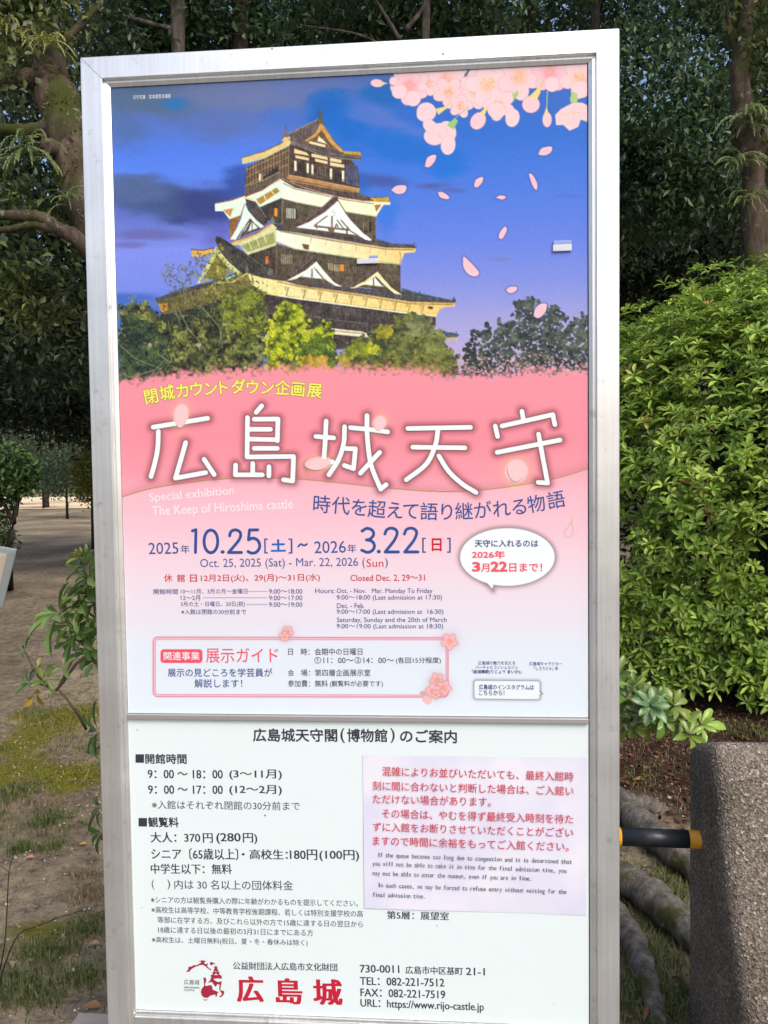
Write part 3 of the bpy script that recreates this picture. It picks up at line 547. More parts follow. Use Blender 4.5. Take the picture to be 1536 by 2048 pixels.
# --- title strokes: soft brown halo is part of the print
q1, q2 = TR(220, 720, 3.072), TR(700, 720, 3.072)
TITLE = [q1([(265, 413), (600, 358)]), q1([(297, 440), (293, 540), (276, 630), (252, 716)]), q1([(465, 508), (436, 610), (402, 726)]), q1([(402, 726), (588, 692)]), q1([(578, 610), (640, 704)]),
    q1([(932, 282), (898, 322)]), q1([(845, 354), (842, 596)]), q1([(886, 364), (1032, 363)]), q1([(1032, 363), (1028, 496)]), q1([(850, 426), (986, 426)]), q1([(848, 486), (1026, 490)]), q1([(886, 543), (1028, 543)]), q1([(843, 596), (1128, 593)]), q1([(1128, 593), (1122, 744)]), q1([(1122, 744), (1066, 736)]),
    q1([(772, 646), (770, 704)]), q1([(770, 706), (936, 706)]), q1([(877, 636), (877, 704)]), q1([(977, 656), (976, 712)]),
    q1([(1265, 470), (1374, 479)]), q1([(1328, 376), (1322, 500), (1312, 640)]), q1([(1216, 650), (1366, 626)]), q1([(1441, 410), (1436, 510), (1404, 612), (1345, 706)]), q1([(1478, 416), (1600, 428), (1706, 442)]),
    q1([(1450, 545), (1508, 546)]), q1([(1508, 546), (1496, 668)]), q1([(1496, 668), (1440, 648)]), q2([(104, 342), (106, 470), (128, 640), (188, 794)]), q2([(188, 794), (222, 766)]), q2([(182, 568), (64, 696)]),
    q2([(356, 421), (740, 414)]), q2([(386, 536), (706, 540)]), q2([(540, 432), (524, 524), (468, 640), (346, 736)]), q2([(546, 590), (606, 684), (690, 762), (774, 814)]),
    q2([(1056, 316), (1064, 362)]), q2([(934, 406), (1246, 336)]), q2([(1246, 336), (1258, 398)]), q2([(892, 406), (906, 470)]), q2([(904, 568), (1290, 492)]), q2([(1158, 456), (1184, 600), (1214, 756)]), q2([(1214, 756), (1156, 752)])]
w = p.win(270, 1150, 790, 1010)
dmin = np.full(p.X[w].shape, 1e9)
for s in TITLE: dmin = np.minimum(dmin, p.dist(w, spline(s, 5), False))
p.mix(w, .62 * np.exp(-(np.maximum(0, dmin - 4) / 9) ** 2), (150, 74, 84)); p.mix(w, np.clip(.5 - (dmin - 6.4) / 1.6, 0, 1) * .75, (116, 74, 78))
p.mix(w, np.clip(.5 - (dmin - 4.6) / 1.2, 0, 1), (250, 253, 252))
# --- speech bubbles, frame, pill
bub = [(1014.8 + 95 * math.cos(t), 1114 + 58 * math.sin(t)) for t in np.arange(0, 6.283, .12)]
tail = [(966, 1160), (986, 1181), (990, 1166)]
for q in (bub, tail): p.glow(q, 6, (160, 130, 134), .7, closed=True)
for q in (bub, tail): p.poly(q, (150, 136, 140)) if q is tail else p.poly([(1014.8 + 96.2 * math.cos(t), 1114 + 59.2 * math.sin(t)) for t in np.arange(0, 6.283, .12)], (140, 126, 130))
p.poly(bub, (250, 253, 254)); p.poly([(967, 1157), (984.5, 1178), (990, 1160)], (250, 253, 254))
def rrect(x0, y0, x1, y1, r, sl=0.0, n=6):
    o = []
    for cx, cy, a in ((x1 - r, y0 + r, -90), (x1 - r, y1 - r, 0), (x0 + r, y1 - r, 90), (x0 + r, y0 + r, 180)):
        for k in range(n + 1):
            t = R(a + 90 * k / n); o.append((cx + r * math.cos(t), cy + r * math.sin(t) + sl * (cx - x0)))
    return o
b2 = rrect(948.6, 1361, 1079.5, 1397.5, 5, .01); p.glow(b2, 4, (150, 146, 156), .6, closed=True); p.poly(rrect(947.6, 1360, 1080.5, 1398.5, 6, .01), (120, 118, 126)); p.poly(b2, (245, 250, 254))
p.poly([(1079, 1381), (1087, 1388), (1079, 1391)], (120, 118, 126)); p.poly([(1076, 1382.5), (1084, 1387.5), (1076, 1389.5)], (245, 250, 254))
fr = rrect(306.5, 1274.5, 896, 1393, 9, .002, 8); fr2 = rrect(310.5, 1278.5, 892, 1389, 6, .002, 8)
p.line(fr + fr[:1], 4.6, (250, 196, 208), a=.8)
p.line(fr + fr[:1], 1.5, (226, 104, 128)); p.line(fr2 + fr2[:1], 1.5, (232, 118, 140))
p.poly(rrect(321, 1298.5, 405, 1326, 7, .0), (250, 84, 106))
# --- cherry blossom
def petal(x, y, rx, ry, rot, c, edge=(226, 150, 160), tip=None):
    p.ell(x, y, rx + .9, ry + .9, rot, edge, .55); p.ell(x, y, rx, ry, rot, c)
def flower(cx, cy, r, rot, c=(253, 214, 218), core=(250, 170, 176), sq=1.0, out=(228, 172, 178)):
    for pas in (0, 1):
        for k in range(5):
            t = rot + k * 2 * math.pi / 5; x, y = cx + math.cos(t) * r * .56, cy + math.sin(t) * r * .56 * sq
            if pas == 0: p.ell(x, y, r * .46 + 1, r * .36 + 1, math.atan2(math.sin(t) * sq, math.cos(t)), out, .8)
            else: p.ell(x, y, r * .46, r * .36, math.atan2(math.sin(t) * sq, math.cos(t)), c)
    p.ell(cx, cy, r * .6, r * .6 * sq, 0, core, .65, soft=.6)
    for k in range(18):
        t = g.uniform(0, 6.28); q = r * g.uniform(.12, .36); p.line([(cx, cy), (cx + q * math.cos(t), cy + q * math.sin(t) * sq)], .7, (246, 196, 150), a=.6); p.ell(cx + q * math.cos(t), cy + q * math.sin(t) * sq, 1.1, 1.1, 0, (240, 160, 96), .8)
FP = lambda x, y: cF([(x, y)])[0]
BACK = (250, 212, 216)
p.poly(cF([(190, 130), (180, 60), (1500, 20), (1500, 200), (1440, 280), (1380, 200), (1320, 170), (1260, 170), (1180, 175), (1060, 232), (960, 260), (940, 345), (860, 330), (800, 320), (700, 360), (600, 330), (520, 330), (510, 280), (430, 255), (395, 275), (370, 240), (230, 200)]), BACK, aa=2)
for q in ([(640, 165), (680, 140), (700, 100), (690, 92), (660, 140), (620, 158), (640, 180), (676, 178)], [(890, 160), (910, 150), (928, 170), (905, 200), (888, 185)], [(545, 295), (605, 285), (600, 312), (550, 308)], [(380, 130), (400, 130), (396, 152), (384, 152)]): P(cF, q, (76, 98, 140))
for (x, y, r, t, c, k) in ((300, 205, 128, .5, (254, 206, 214), (255, 140, 156)), (430, 190, 80, .2, BACK, (250, 200, 196)), (545, 160, 120, .9, (252, 212, 216), (252, 176, 150)), (560, 250, 105, .3, (252, 210, 214), (250, 190, 150)), (740, 240, 120, .1, (253, 214, 218), (250, 190, 150)), (820, 200, 150, .7, (253, 216, 220), (250, 196, 140)), (1030, 150, 150, .2, (253, 212, 216), (250, 186, 140)), (1235, 120, 130, .95, (253, 200, 208), (255, 138, 156)), (1430, 160, 130, .4, (253, 212, 214), (250, 186, 140)), (900, 330, 110, .6, (254, 214, 218), (250, 200, 190)), (640, 340, 80, 1.2, (254, 210, 214), (252, 196, 196))):
    a = FP(x, y); flower(*a, r / 3.339, t, c, k)
for (x, y, rx, ry, t) in ((230, 246, 50, 44, -.4), (322, 290, 50, 52, .3), (190, 175, 26, 30, 0), (985, 420, 46, 60, .2), (880, 370, 60, 52, 0), (1250, 195, 48, 50, 0), (1440, 230, 60, 56, .2), (1345, 185, 24, 34, .5), (410, 380, 64, 62, .2), (400, 400, 54, 44, 0), (460, 545, 66, 56, .2), (440, 480, 60, 40, .7), (550, 510, 56, 70, -.4), (555, 600, 48, 66, .12), (500, 500, 50, 44, .3)):
    a = FP(x, y); petal(*a, rx / 3.339, ry / 3.339, t, (254, 214, 218), (224, 170, 182))
for (x, y) in ((500, 535), (545, 500), (490, 520), (930, 350), (905, 360)):
    a = FP(x, y); p.ell(*a, 3, 6, .5, (250, 196, 160), .5, soft=.8)
P(cF, [(1270, 400), (1310, 360), (1390, 318), (1450, 318), (1495, 340), (1495, 450), (1440, 432), (1425, 480), (1365, 506), (1325, 468), (1275, 468)], (253, 212, 212)); L(cF, [(1300, 400), (1390, 380), (1395, 350)], 1.0, (244, 180, 170)); L(cF, [(1390, 430), (1400, 380), (1440, 390)], 1.2, (246, 190, 150))
for q, c in (([(1368, 290), (1385, 240), (1418, 262), (1420, 318), (1375, 320)], (178, 208, 130)), ([(545, 466), (600, 420), (622, 440), (590, 500)], (158, 206, 120)), ([(990, 310), (985, 262), (1022, 234), (1025, 262)], (166, 206, 120))): P(cF, q, c)
for s, w_, c in (([(600, 425), (690, 345)], 1.6, (158, 200, 120)), ([(1218, 240), (1214, 350)], 1.8, (178, 200, 140)), ([(1190, 170), (1165, 230)], 2.0, (214, 204, 110)), ([(820, 340), (800, 370)], 2.0, (230, 210, 110)), ([(580, 316), (500, 372)], 2.0, (236, 216, 110)), ([(120, 188), (190, 204)], 1.6, (120, 110, 120))): L(cF, s, w_, c)
for (x, y, rx, ry, t) in ((80, 188, 42, 26, .1), (1108, 330, 58, 56, 0), (755, 440, 48, 60, .6), (1216, 432, 30, 50, 0)):
    a = FP(x, y); petal(*a, rx / 3.339, ry / 3.339, t, (253, 206, 212), (150, 130, 160))
for q in ([(105, 175), (150, 188), (110, 204)], [(1080, 290), (1120, 255), (1168, 205), (1172, 250), (1150, 296), (1110, 282)], [(765, 388), (800, 352), (820, 352), (795, 410)], [(1198, 390), (1212, 345), (1226, 390), (1214, 402)], [(470, 360), (530, 345), (560, 345), (490, 400)]): P(cF, q, (248, 220, 130))
p2 = TR(660, 100, 2.743)
def fall(pts, c=(254, 206, 214)):
    q = spline(p2(pts + pts[:1]), 4); p.glow(q, 2.2, (66, 84, 150), .75, closed=True); p.poly(q, c); p.poly([(x * .8 + q[0][0] * .2 + 1, y * .8 + q[0][1] * .2) for x, y in q], (250, 190, 204), a=.4)
for f in ([(520, 640), (535, 590), (580, 575), (575, 610), (545, 642)], [(790, 750), (800, 712), (838, 697), (835, 725), (810, 752)], [(1090, 680), (1108, 682), (1136, 730), (1132, 768), (1110, 740)], [(1142, 575), (1160, 540), (1215, 530), (1212, 560), (1180, 578)], [(335, 768), (365, 745), (416, 745), (410, 780), (370, 790)], [(592, 780), (620, 780), (655, 808), (640, 818), (605, 808)], [(908, 810), (935, 798), (965, 805), (945, 820)], [(925, 1030), (932, 1000), (960, 968), (970, 990), (945, 1036)], [(730, 1135), (745, 1140), (815, 1215), (800, 1242), (760, 1230), (732, 1190)], [(965, 1318), (985, 1300), (1025, 1300), (1020, 1320), (990, 1335)], [(1118, 1460), (1125, 1420), (1155, 1393), (1188, 1395), (1180, 1440), (1145, 1470)]): fall(f)
# glowing petals on the title, small blossoms round the frame
for (x, y, rx, ry, t) in ((362, 831, 16, 25, .15), (638, 927, 30, 14, -.1), (759, 847, 14, 17, .5), (1033, 942, 24, 25, .3)):
    p.ell(x, y, rx * 1.12, ry * 1.12, t, (255, 226, 140), .75, soft=.9); p.ell(x, y, rx * .95, ry * .95, t, (255, 204, 216), .9)
for (x, y, r, t) in ((575, 1264, 12, .3), (569, 1273, 10, 1), (899, 1283, 17, .3), (874, 1360, 15, .5), (888, 1376, 15, .1), (866, 1382, 15, .8), (872, 1389, 9, .2)):
    p.ell(x, y, r * 1.15, r * 1.15, 0, (200, 160, 168), .5, soft=.95); flower(x, y, r, t, (251, 190, 194), (248, 158, 156), out=(204, 130, 138))
petal(854, 1400, 9, 7, .6, (250, 196, 200)); petal(846, 1386, 6, 3, 0, (206, 190, 160), (160, 150, 120))
for q in ([(1134, 1058), (1142, 1046), (1146, 1060), (1142, 1074), (1130, 1072), (1128, 1062)],): p.poly(spline(q + q[:1], 3), (250, 206, 212)); p.line(spline(q + q[:1], 3), .9, (190, 140, 150), a=.8)
p.line([(1144, 1034), (1142, 1048)], 2, (232, 190, 120))
# leader dots in the opening hours
q3 = TR(220, 1030, 3.072)
for a, b, y in ((850, 968, 470), (572, 968, 509), (840, 968, 550)): p.line(q3([(a, y), (b, y)]), 1.1, (96, 100, 150), dash=(3.0, 1.3))

def sheet(name, paint, x0, x1, z0, z1, yp, nx, nz, mat, parent, gain):
    xs = np.linspace(x0, x1, nx); zs = np.linspace(z1, z0, nz); XX, ZZ = np.meshgrid(xs, zs)
    px, py = unpl(XX, ZZ, yp)
    fx = np.clip((px - paint.x0) / paint.st, 0, paint.X.shape[1] - 1.001); fy = np.clip((py - paint.y0) / paint.st, 0, paint.X.shape[0] - 1.001)
    i = fx.astype(int); j = fy.astype(int); u = (fx - i)[..., None]; v = (fy - j)[..., None]; im = paint.im
    c = (im[j, i] * (1 - u) + im[j, i + 1] * u) * (1 - v) + (im[j + 1, i] * (1 - u) + im[j + 1, i + 1] * u) * v
    V = np.stack([XX.ravel(), np.full(XX.size, yp), ZZ.ravel()], -1)
    k = np.arange(nx * nz).reshape(nz, nx)
    F_ = np.stack([k[:-1, :-1].ravel(), k[1:, :-1].ravel(), k[1:, 1:].ravel(), k[:-1, 1:].ravel()], -1)
    me = mesh_np(name, V, [F_]); set_col(me, lin(np.clip(c.reshape(-1, 3), 0, 255)) * gain)
    return link(name, me, mat, parent)
PAPER = vcol('printed_paper', .38, .25)
poster = empty('poster', (0, YP, (ZP + ZD) / 2), 'exhibition poster of a floodlit castle keep in blue evening sky, its lower half pink', 'poster')
INK = np.array((.745, .78, .80))
sheet('printed_sheet', p, XL + .0006, XR - .0006, ZD + .0004, ZP - .0005, YP, 740, 1000, PAPER, poster, INK)
del p, X, Y, gl, gr, n1, n2, gp, pk, band, dn, lift, tx
# ------------------------------------------------------------------ lettering: real flat glyph meshes on the sheets
_gl = {}
def glyphs(s, off):
    k = (s, off)
    if k not in _gl:
        c = bpy.data.curves.new('t', 'FONT'); c.body = s; c.resolution_u = 3; c.offset = off; c.fill_mode = 'FRONT'
        o = bpy.data.objects.new('t', c); COL.objects.link(o)
        me = bpy.data.meshes.new_from_object(o.evaluated_get(bpy.context.evaluated_depsgraph_get()))
        v = np.zeros(len(me.vertices) * 3, np.float32); me.vertices.foreach_get('co', v)
        _gl[k] = (v.reshape(-1, 3)[:, :2].astype(float), [tuple(q.vertices) for q in me.polygons])
        bpy.data.objects.remove(o); bpy.data.curves.remove(c); bpy.data.meshes.remove(me)
    return _gl[k]
def bold(off, mincho):
    """shifts (in ems) whose union thickens a glyph's strokes"""
    if mincho: return [(0, 0), (-mincho, off), (mincho, off), (-mincho, -off), (mincho, -off)] if off > 0 else [(0, 0), (-mincho, 0), (mincho, 0)]
    if off <= .002: return [(0, 0)]
    n = 4 if off < .013 else (6 if off < .03 else 10)
    return [(0, 0)] + [(off * math.cos(.4 + 6.283 * k / n), off * math.sin(.4 + 6.283 * k / n)) for k in range(n)]
class Letters:
    def __init__(s, yp): s.v = []; s.f = []; s.yp = yp; s.n = 0
    def put(s, v2, fs, dy=0.0):
        s.v.append(np.stack([v2[:, 0], np.full(len(v2), s.yp - dy), v2[:, 1]], -1)); s.f += [tuple(i + s.n for i in q) for q in fs]; s.n += len(v2)
    def line(s, t, x0, y0, x1, y1, h, off=0.0, mincho=0.0, dy=0.0):
        """ink box: bottom left x0,y0 - bottom right x1,y1 - height h, all in photo pixels"""
        v, f = glyphs(t, 0.0); a = pl(x0, y0, s.yp); b = pl(x1, y1, s.yp); hh = a[1] * 0 + np.linalg.norm(pl((x0 + x1) / 2, (y0 + y1) / 2 - h, s.yp) - pl((x0 + x1) / 2, (y0 + y1) / 2, s.yp))
        ex, ey = max(off, mincho), max(off, 0); mn, mx = v.min(0) - [ex, ey], v.max(0) + [ex, ey]; d = b - a; ux = d / np.linalg.norm(d); uy = np.array([-ux[1], ux[0]])
        kx = np.linalg.norm(d) / (mx[0] - mn[0]); ky = hh / (mx[1] - mn[1])
        for i, (sx, sy) in enumerate(bold(off, mincho)):   # heavier uprights than horizontals, as in a Mincho face
            w = np.outer((v[:, 0] - mn[0] + sx) * kx, ux) + np.outer((v[:, 1] - mn[1] + sy) * ky, uy) + a
            s.put(w, f, dy + i * 1.2e-5)
    def chars(s, t, pts, size, off=0.0, dy=0.0, k=1.0):
        """one glyph per centre point, each turned along the path"""
        for i, ch in enumerate(t):
            v, f = glyphs(ch, 0.0); q0 = np.array(pts[max(0, i - 1)]); q1 = np.array(pts[min(len(pts) - 1, i + 1)])
            c = pl(*pts[i], s.yp); e0 = pl(*q0, s.yp); e1 = pl(*q1, s.yp); ux = (e1 - e0) / np.linalg.norm(e1 - e0); uy = np.array([-ux[1], ux[0]])
            sc = np.linalg.norm(pl(pts[i][0] + size, pts[i][1], s.yp) - c) * k
            m = np.array([.5, .38])                             # middle of the em square
            if ord(ch) < 0x2000: m = (v.min(0) + v.max(0)) / 2
            for j, (sx, sy) in enumerate(bold(off, 0)):
                w = np.outer((v[:, 0] - m[0] + sx) * sc, ux) + np.outer((v[:, 1] - m[1] + sy) * sc, uy) + c
                s.put(w, f, dy + j * 1.2e-5)
    def mono(s, t, x0, y0, x1, y1, h, off=0.0):
        """typewriter line: equal cells between x0 and x1, baseline y0..y1"""
        n = len(t); sc = np.linalg.norm(pl(x0, y0 - h, s.yp) - pl(x0, y0, s.yp)) / .73
        a = pl(x0, y0, s.yp); b = pl(x1, y1, s.yp); d = (b - a) / n; ux = d / np.linalg.norm(d); uy = np.array([-ux[1], ux[0]])
        for i, ch in enumerate(t):
            if ch == ' ': continue
            v, f = glyphs(ch, off); cx = (v[:, 0].min() + v[:, 0].max()) / 2; wd = np.ptp(v[:, 0]) * sc; cell = np.linalg.norm(d); k = min(1.0, cell * .84 / wd) * (1.25 if wd < cell * .5 else 1)
            s.put(np.outer((v[:, 0] - cx) * sc * k, ux) + np.outer(v[:, 1] * sc, uy) + a + d * (i + .5), f)
    def stroke(s, pts, w, dy=0.0):
        q = spline(pts, 5) if len(pts) > 2 else [np.array(k, float) for k in pts]
        q = np.array(q); n = len(q); L_, R_ = [], []
        for i in range(n):
            t = q[min(i + 1, n - 1)] - q[max(i - 1, 0)]; t /= np.linalg.norm(t); nn = np.array([-t[1], t[0]]) * w / 2
            L_.append(q[i] + nn); R_.append(q[i] - nn)
        def cap(c, a0): return [c + np.array([math.cos(a0 + k * math.pi / 6), math.sin(a0 + k * math.pi / 6)]) * w / 2 for k in range(1, 6)]
        t1 = q[-1] - q[-2]; t0 = q[1] - q[0]
        out = R_ + cap(q[-1], math.atan2(t1[1], t1[0]) - math.pi / 2) + L_[::-1] + cap(q[0], math.atan2(t0[1], t0[0]) + math.pi / 2)
        out = pl(np.array([k[0] for k in out]), np.array([k[1] for k in out]), s.yp)
        s.fill(out, dy)
    def fill(s, P2, dy=0.0):
        tr = tessellate_polygon([[Vector((a, b, 0)) for a, b in P2]])
        s.put(np.asarray(P2, float), [tuple(t) for t in tr], dy)
    def shape(s, pts, dy=0.0):
        s.fill(pl(np.array([k[0] for k in pts], float), np.array([k[1] for k in pts], float), s.yp), dy)
    def build(s, name, c, parent, label=None):
        me = bpy.data.meshes.new(name); me.from_pydata(np.concatenate(s.v).tolist(), [], s.f); me.update()
        o = link(name, me, plain(name + '_ink', tuple(lin(c) * INK), .45, spec=.2), parent)
        if label: o['label'] = label
        return o
YT = YP - .0003
t = Letters(YT)
for i, s in enumerate(TITLE): t.stroke(s, 8.9, i * 1.5e-5)
t.build('title_lettering', (250, 254, 253), poster)
t = Letters(YT - .0008)
for i, (x, y, rx, ry, r_) in enumerate(((362, 834, 13, 22, .15), (636, 929, 26, 11, -.12), (759, 848, 11, 14, .5), (1033, 942, 19, 21, .3))):
    ca, sa = math.cos(r_), math.sin(r_)
    t.shape([(x + ca * rx * math.cos(a) * (1 - .3 * max(0, math.sin(a))) - sa * ry * math.sin(a), y + sa * rx * math.cos(a) + ca * ry * math.sin(a)) for a in np.linspace(0, 6.2, 22)])
t.build('petals', (255, 208, 206), poster)
arc = [q1([k])[0] for k in ((252, 222), (350, 200), (445, 188), (530, 178), (617, 174), (690, 168), (788, 163), (875, 166), (965, 168), (1060, 170), (1155, 178), (1257, 186))]
t = Letters(YT + .00012); t.chars('閉城カウントダウン企画展', arc, 31, .05); t.build('heading_outline', (168, 150, 60), poster)
t = Letters(YT); t.chars('閉城カウントダウン企画展', arc, 31, .018); t.build('heading_lettering', (252, 246, 110), poster)
t = Letters(YT); t.line('Special exhibition', 300, 1009, 469, 994, 23, .012); t.line('The Keep of Hiroshima castle', 305, 1037, 587, 1023, 25, .012); t.build('english_title_lettering', (255, 238, 242), poster)
arc = [(643, 1008), (682, 1011), (719, 1014.6), (753.7, 1018), (789.5, 1020), (822, 1021.5), (858, 1022.7), (893.7, 1023), (928, 1022), (965, 1020), (1002.7, 1017), (1038.5, 1013), (1072.7, 1007), (1111.8, 999.3)]
t = Letters(YT); t.chars('時代を超えて語り継がれる物語', arc, 38, .004); t.build('subtitle_lettering', (56, 84, 152), poster)
# dates
t = Letters(YT)
t.line('2025', 297.5, 1108.5, 357, 1107.5, 23, -.004); t.line('年', 361.6, 1107, 379.5, 1106.5, 17, .005); q4 = TR(600, 1030, 2.56)
for i, s in enumerate((q3([(506, 98), (528, 90)]), q3([(528, 90), (525, 230)]), q3([(620 + 42 * math.sin(a), 162 - 70 * math.cos(a)) for a in np.linspace(0, 3.1416, 8)]), q3([(620 - 42 * math.sin(a), 162 - 70 * math.cos(a)) for a in np.linspace(0, 3.1416, 8)]), q3([(690, 227), (694, 227)]), q3([(735, 128), (744, 102), (770, 91), (798, 104), (802, 132), (782, 168), (728, 230)]), q3([(728, 230), (808, 230)]), q3([(908, 91), (857, 92)]), q3([(857, 92), (851, 152)]), q3([(851, 152), (880, 142), (910, 158), (920, 194), (902, 226), (872, 234), (848, 224)]))): t.stroke(s, 5.9 if i != 4 else 7, i * 1.5e-5)
for i, s in enumerate((q4([(318, 82), (344, 68), (372, 80), (376, 104), (358, 123), (340, 127)]), q4([(340, 127), (368, 134), (381, 156), (372, 180), (346, 191), (316, 180)]), q4([(402, 187), (405, 187)]), q4([(435, 97), (444, 76), (466, 67), (490, 75), (497, 96), (480, 134), (436, 189)]), q4([(436, 189), (504, 189)]), q4([(535, 97), (544, 76), (566, 67), (590, 75), (597, 96), (580, 134), (536, 189)]), q4([(536, 189), (604, 189)]))): t.stroke(s, 5.9 if i != 2 else 7, i * 1.5e-5)
t.line('[', 528.6, 1107, 536, 1107, 30, -.005); t.line(']', 577, 1107, 585, 1107, 30, -.005)
t.stroke([(596.5, 1093), (602, 1088), (608, 1091), (614, 1088)], 3.6); t.line('2026', 629, 1106.5, 692, 1105.5, 24, -.004); t.line('年', 695, 1105.5, 713, 1105, 17, .005); t.line('[', 844.5, 1105.5, 852, 1105.5, 30, -.005); t.line(']', 894, 1105.5, 901.5, 1105.5, 30, -.005)
t.build('date_lettering', (48, 84, 156), poster)
t = Letters(YT); t.line('土', 542, 1103.5, 572, 1103, 25, .03); t.build('saturday_character', (30, 104, 196), poster)
t = Letters(YT); t.line('日', 863.5, 1102.5, 883.5, 1102.5, 26, .024); t.build('sunday_character', (222, 24, 44), poster)
t = Letters(YT); t.line('Oct. 25, 2025 (Sat) - Mar. 22, 2026 (', 400.7, 1139.5, 730.5, 1137, 22, -.008); t.line(')', 769.5, 1137, 776, 1137, 21.5, -.006); t.build('english_date_lettering', (70, 92, 162), poster)
t = Letters(YT); t.line('Sun', 733, 1134, 767, 1134, 16, -.004); t.line('休', 328, 1164, 345, 1164, 15.5, .012); t.line('館', 354, 1164, 370, 1164, 15.5, .012); t.line('日', 380, 1164, 394, 1164, 15, .012)
t.line('12月2日(火)、29(月)～31日(水)', 402, 1165.5, 640, 1164, 17, .01); t.line('Closed Dec. 2, 29～31', 701, 1164, 850, 1163.4, 14.5, .008); t.build('closing_days_lettering', (214, 58, 70), poster)
t = Letters(YT); o = .006
t.line('開館時間', 307, 1188.6, 356, 1188.6, 10.8, o); t.line('10～11月、3月の月～金曜日', 361.6, 1188, 495, 1187.6, 10.5, o); t.line('12～2月', 361.6, 1200.8, 400.5, 1200.8, 10.3, o); t.line('3月の土・日曜日、20日(祝)', 361.6, 1214.6, 490, 1214.2, 11.6, o); t.line('※入館は閉館の30分前まで', 362.6, 1229, 492.5, 1229, 10.8, o)
for y, s in ((1187.6, '9:00～18:00'), (1200.6, '9:00～17:00'), (1214, '9:00～19:00')): t.line(s, 538, y, 605, y - .2, 9.6, o)
t.line('Hours:', 630.5, 1186.3, 669.5, 1186.3, 9.6, o); t.line('Oct. - Nov.   Mar. Monday To Friday', 673.5, 1189, 865, 1189, 12.3, o)
for y, s, xe in ((1202, '9:00～18:00 (Last admission at 17:30)', 884), (1230.5, '9:00～17:00 (Last admission at  16:30)', 887), (1259.6, '9:00～19:00 (Last admission at 18:30)', 886.5)): t.line(s, 673.5, y, xe, y, 12, o)
t.line('Dec. - Feb.', 674, 1216.3, 729, 1216.3, 10, o); t.line('Saturday, Sunday and the 20th of March', 674, 1247, 893.5, 1247, 12.4, o)
t.build('opening_hours_lettering', (84, 94, 150), poster)
t = Letters(YT); t.line('天守写真　宮本健吾氏撮影', 266, 199, 342, 196, 8.5, 0); t.line('関連事業', 327.5, 1320.6, 399.6, 1320.4, 17, .01); t.build('white_small_lettering', (246, 244, 248), poster)
t = Letters(YT); t.line('展示ガイド', 412, 1326, 557, 1325.6, 30, .004); t.build('guide_heading_lettering', (250, 88, 110), poster)
t = Letters(YT); t.line('展示の見どころを学芸員が', 335.6, 1354, 545, 1354, 17.5, .012); t.line('解説します！', 389, 1375.4, 485, 1375.4, 17.5, .012); t.build('guide_text_lettering', (76, 90, 146), poster)
t = Letters(YT); o = .008
t.line('日', 576.5, 1310, 586, 1310, 12.5, o); t.line('時：会期中の日曜日', 602, 1310.6, 725, 1310.2, 14, o); t.line('①11：00～②14：00～', 629, 1327, 788, 1327, 13, o); t.line('(各回15分程度)', 792, 1328.5, 882, 1328.2, 14, o); t.line('会', 576, 1352, 588, 1352, 13, o); t.line('場：第四層企画展示室', 602, 1352.4, 741, 1352.4, 14, o); t.line('参加費：無料', 576, 1374, 656, 1374, 14, o); t.line('(観覧料が必要です)', 660, 1375, 766, 1375, 14, o)
t.build('guide_details_lettering', (82, 80, 96), poster)
t = Letters(YT); t.line('天守に入れるのは', 949.6, 1094.2, 1076.6, 1094.2, 15, .022); t.line('広島城のインスタグラムは', 957.6, 1379, 1068, 1380, 10.5, .018); t.line('こちらから！', 958, 1390.5, 1009, 1390.8, 10.5, .018)
t.line('広島城の魅力を伝える', 956.5, 1329.6, 1030.5, 1329.6, 7.6, .01); t.line('バーチャルコンシェルジュ', 951, 1338.6, 1035.7, 1338.6, 7.6, .01); t.line('「結城舞歌(りじょう まいか)」', 944, 1348.4, 1043, 1348.4, 9, .02); t.line('広島城キャラクター', 1058.5, 1331, 1124.4, 1331.4, 7.6, .01); t.line('「しろうニャ」®', 1068, 1341, 1116, 1341, 8.4, .014)
t.build('bubble_lettering', (62, 80, 140), poster)
t = Letters(YT); t.line('2026年', 943.7, 1117, 1010, 1117, 16, .028); t.line('3', 944, 1143.6, 961, 1143.6, 20, .045); t.line('月', 962, 1144, 979, 1144, 17, .02); t.line('22', 981, 1143.6, 1015, 1143.6, 21, .045); t.line('日まで！', 1018.5, 1144, 1084.5, 1144, 18, .022); t.build('bubble_date_lettering', (250, 94, 110), poster)

# ------------------------------------------------------------------ information panel under the divider
panel = empty('information_panel', (0, YP, (ZD + ZB) / 2), 'white information panel in the lower half of the board with black lettering', 'panel')
m = MB(); m.add([(XL + .0004, YP, ZB), (XR - .0004, YP, ZB), (XR - .0004, YP, ZD - .0106), (XL + .0004, YP, ZD - .0106), (XL + .0004, YP + .004, ZB), (XR - .0004, YP + .004, ZB), (XR - .0004, YP + .004, ZD - .0106), (XL + .0004, YP + .004, ZD - .0106)], [(0, 1, 2, 3), (7, 6, 5, 4), (0, 4, 5, 1), (1, 5, 6, 2), (2, 6, 7, 3), (3, 7, 4, 0)])
m.build('white_sheet', plain('panel_white', tuple(lin((236, 250, 252)) * .77), .3, spec=.3), panel)
BK = (62, 62, 72)
t = Letters(YT)
t.line('広島城天守閣', 506, 1483.4, 675, 1484.2, 27, .022); t.line('(', 681, 1486, 690, 1486, 30, .012); t.line('博物館', 694, 1484, 775, 1484.8, 27, .022); t.line(')', 781, 1486, 790, 1486, 30, .012); t.line('のご案内', 800, 1485.4, 914, 1487, 27, .022)
t.line('開館時間', 290.7, 1527.8, 373.7, 1528, 20.5, .024); t.line('観覧料', 296.5, 1654.4, 358, 1654.8, 20.5, .024)
t.shape([(271, 1508.5), (288, 1508.5), (288, 1525.5), (271, 1525.5)]); t.shape([(277, 1636), (294, 1636), (294, 1653), (277, 1653)])
